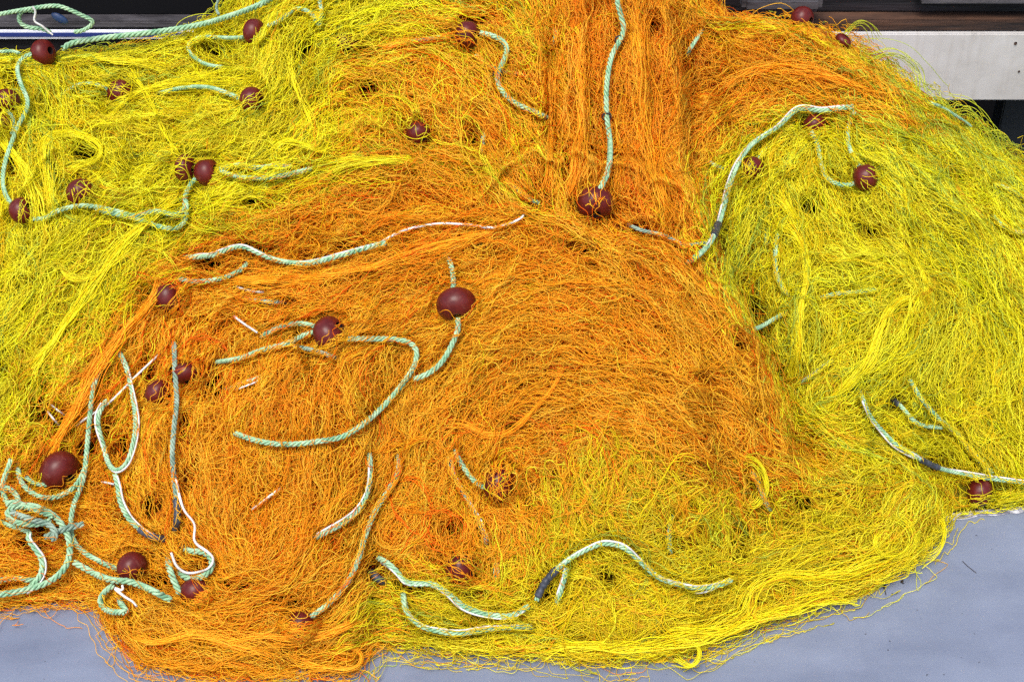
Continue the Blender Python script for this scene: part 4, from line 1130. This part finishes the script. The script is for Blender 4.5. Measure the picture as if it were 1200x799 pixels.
def path3(pp, lift, sm=10, dive=(0, 0)):
    s_ = np.arange(len(pp)); e_ = s_[::-1]
    sink = 0.045 * (dive[0] * np.clip(1 - s_ / 16.0, 0, 1) ** 1.3 + dive[1] * np.clip(1 - e_ / 16.0, 0, 1) ** 1.3)
    P, n = place(pp[:, 0], pp[:, 1], lift - sink, TDm)
    P = smooth_path(P, sm)
    return P
def resample3(P, step):
    L = np.concatenate([[0], np.cumsum(np.linalg.norm(np.diff(P, axis=0), axis=1))])
    m = np.linspace(0, L[-1], max(4, int(L[-1] / step)))
    return np.stack([np.interp(m, L, P[:, k]) for k in range(3)], -1)

for R in RP:
    pp = R["path"]
    dv = R["dv"]
    P = path3(pp, R["lift"] + 0.001, 30, dv)
    rr = R["r"] * PXM * 0.82
    pale = R["r"] < 2
    Pd = resample3(P, 0.0024)
    wob = np.random.default_rng(len(R["label"]))
    root = empty("twisted_rope" if not pale else "thin_cord", tuple(P[0]))
    tag(root, R["label"], "rope" if not pale else "cord", "ropes running over the nets" if not pale else None)
    if pale:
        V, F = tube1(Pd, rr, 8)
        mesh_obj("cord_strand", V, F, M_CORD, root, tuple(P[0]))
    else:
        V, F = rope_mesh(Pd, rr, rr * 6.0)
        o = mesh_obj("rope_strands", V, F, M_ROPE_G if R["grey"] else M_ROPE, root, tuple(P[0]))
    if R["cord"]:
        tg = np.gradient(pp, axis=0); tg /= np.maximum(np.hypot(tg[:, 0], tg[:, 1])[:, None], 1e-6)
        nn = np.stack([-tg[:, 1], tg[:, 0]], -1)
        s = np.arange(len(pp))
        off = R["cord"] * (0.75 + 0.35 * np.sin(s / 23.0 + wob.uniform(0, 6)))
        q = pp + nn * off[:, None]
        q = q[int(len(q) * 0.04): int(len(q) * 0.97)]
        Pc = resample3(path3(q, R["lift"] + rr * 0.7, 10, dv), 0.004)
        V, F = tube1(Pc, 1.05 * PXM * (1 + 0.15 * np.sin(np.arange(len(Pc)) / 6)), 8)
        mesh_obj("white_cord", V, F, M_CORD, root, tuple(P[0]))
    if R["cord_pts"]:
        q = catmull(R["cord_pts"], 1.0)
        Pc = resample3(path3(q, R["lift"] + rr * 1.3), 0.004)
        V, F = tube1(Pc, 1.35 * PXM * (1 + 0.12 * np.sin(np.arange(len(Pc)) / 5)), 8)
        mesh_obj("white_cord", V, F, M_CORD, root, tuple(P[0]))
    if R["tape"]:
        for (a, b_) in R["tape"]:
            seg = Pd[int(a * len(Pd)): int(b_ * len(Pd))]
            x = np.linspace(0, 1, len(seg))
            rad = rr * (1.42 + 0.10 * np.sin(x * 40) + 0.08 * np.sin(x * 17)) * np.clip(np.minimum(x, 1 - x) * 14 + 0.75, 0, 1)
            V, F = tube1(seg, rad, 12)
            mesh_obj("tape_wrap", V, F, M_TAPE, root, tuple(P[0]))

# small dark twine ties on the hanging rope and the top middle rope
def tie(px, py, lift, rope_label):
    for o in scene.objects:
        if o.get("label") == rope_label:
            c, n = place(np.array([px]), np.array([py]), np.array([lift]))
            a = np.linspace(0, 2 * np.pi * 2.2, 50)
            V0 = c[0] + np.stack([np.cos(a) * 0.0085, (a / 13 - 0.5) * 0.006, np.sin(a) * 0.0085], -1)
            V, F = tube1(V0, 0.0016, 6)
            mesh_obj("twine_tie", V, F, M_TWINE, o, tuple(o.location))
tie(726, 47, 0.041, "long green rope hanging straight down the orange net")
tie(583, 88, 0.030, "green rope bending down from the top middle float")
tie(711, 137, 0.041, "long green rope hanging straight down the orange net")

# ------------------------------------------------------------------ floats
def make_float(px, py, ra, rb, ang, cover, label):
    c, n = place(np.array([float(px)]), np.array([float(py)]), np.array([FLIFT * (0.92 if cover < 0.35 else (0.60 if cover < 0.52 else 0.36))]))
    c = c[0]; n = n[0]
    q = samp(TDs, np.array([float(px)]), np.array([float(py)]))[0] * HALF / 600
    A, B = ra * q * 0.93, rb * q
    a = math.radians(ang)
    ax = RIGHT * math.cos(a) - UP * math.sin(a)
    ax = norm(ax - FWD * (0.25 + 0.5 * random.Random(int(px * 7 + py)).random()))                      # the drilled end turned slightly to the viewer
    s = norm(np.cross(ax, FWD)); u = np.cross(ax, s)
    hole = B * 0.27
    prof = []
    for t in np.linspace(-1, 1, 25):
        # superellipse barrel between the two drilled ends
        ang_ = t * math.pi / 2
        x = A * np.sign(np.sin(ang_)) * abs(math.sin(ang_)) ** 0.92
        y = B * abs(math.cos(ang_)) ** 0.80
        if y > hole: prof.append((x, y))
    x_end = prof[-1][0]
    outer = prof
    outer = [(-x_end * 1.0, hole * 1.06)] + outer + [(x_end, hole * 1.06)]
    nseg = 36
    def lathe(pr):
        V, F = [], []
        for i, (x, y) in enumerate(pr):
            for j in range(nseg):
                t = 2 * math.pi * j / nseg
                V.append(c + ax * x + (s * math.cos(t) + u * math.sin(t)) * y)
        for i in range(len(pr) - 1):
            for j in range(nseg):
                j2 = (j + 1) % nseg
                F.append((i * nseg + j, i * nseg + j2, (i + 1) * nseg + j2, (i + 1) * nseg + j))
        return np.array(V), np.array(F)
    root = empty("net_float", tuple(c))
    tag(root, label, "float", "maroon floats on the nets")
    V, F = lathe(outer)
    mesh_obj("float_shell", V, F, M_FLOAT, root, tuple(c))
    V, F = lathe([(-x_end * 0.985, hole * 1.05), (-x_end * 0.5, hole * 0.9), (0, hole * 0.85), (x_end * 0.5, hole * 0.9), (x_end * 0.985, hole * 1.05)])
    mesh_obj("bore", V, F[:, ::-1], M_HOLE, root, tuple(c))
for f in FLOATS:
    make_float(*f)

# ------------------------------------------------------------------ small things on the deck and rail
def scrap(px, py, size, label, stem):
    c = on_z(np.array(float(px)), np.array(float(py)), 0.0)
    r = np.random.default_rng(int(px))
    V, F = [], []
    for k in range(5):
        a = r.uniform(0, 6.28); L_ = size * r.uniform(0.4, 1.0); w_ = L_ * 0.35
        d = np.array([math.cos(a), math.sin(a), 0]); e = np.array([-d[1], d[0], 0])
        i = len(V)
        z = np.array([0, 0, 0.0015 + 0.003 * r.random()])
        V += [c + z * .3, c + d * L_ * .5 + e * w_ + z, c + d * L_ + z * 1.6, c + d * L_ * .5 - e * w_ + z]
        V += [v - np.array([0, 0, 0.001]) for v in V[i:i + 4]]
        F += [(i, i + 1, i + 2, i + 3), (i + 4, i + 7, i + 6, i + 5), (i, i + 4, i + 5, i + 1), (i + 1, i + 5, i + 6, i + 2), (i + 2, i + 6, i + 7, i + 3), (i + 3, i + 7, i + 4, i)]
    if stem:
        P = c + np.stack([np.linspace(0, -0.001, 8), np.linspace(0, -0.022, 8), np.full(8, 0.0015)], -1)
        v, f = tube1(P, 0.0008, 5)
        F += (f + len(V)).tolist(); V += list(v)
    o = mesh_obj("leaf_scrap", np.array(V), np.array(F), M_LEAF, None, tuple(c))
    tag(o, label, "leaf", "scraps on the deck")
scrap(1036, 688, 0.006, "tiny dried leaf scrap with a stem on the blue grey deck", True)
scrap(1057, 683, 0.006, "tiny dried leaf scrap without stem, nearest the yellow fringe", False)
def hair(pts, label):
    q = catmull(pts, 1.0)
    P = on_z(q[:, 0], q[:, 1], 0.0014)
    v, f = tube1(P, 0.0006, 5)
    tag(mesh_obj("loose_fibre", v, f, M_TWINE, None, tuple(P[0])), label, "fibre")
hair([(1128, 657), (1134, 663), (1144, 671)], "thin dark fibre lying on the open deck at right")
# blue plastic scrap caught in the coil
c, _n = place(np.array([70.0]), np.array([22.0]), np.array([0.05]))
c = c[0]
a = np.linspace(0, math.pi, 9); bb = np.linspace(0, 2 * math.pi, 17)[:-1]
V = np.array([c + np.array([0.018 * math.cos(x), 0.006 * math.sin(x) * math.sin(y), 0.012 * math.sin(x) * math.cos(y) - 0.008 * math.cos(x)]) for x in a for y in bb])
F = np.array([(i * 16 + j, i * 16 + (j + 1) % 16, (i + 1) * 16 + (j + 1) % 16, (i + 1) * 16 + j) for i in range(8) for j in range(16)])
tag(mesh_obj("plastic_bottle_cap", V, F, M_BLUEBIT, None, tuple(c)), "dark blue plastic scrap inside the green rope coil at upper left", "plastic scrap")
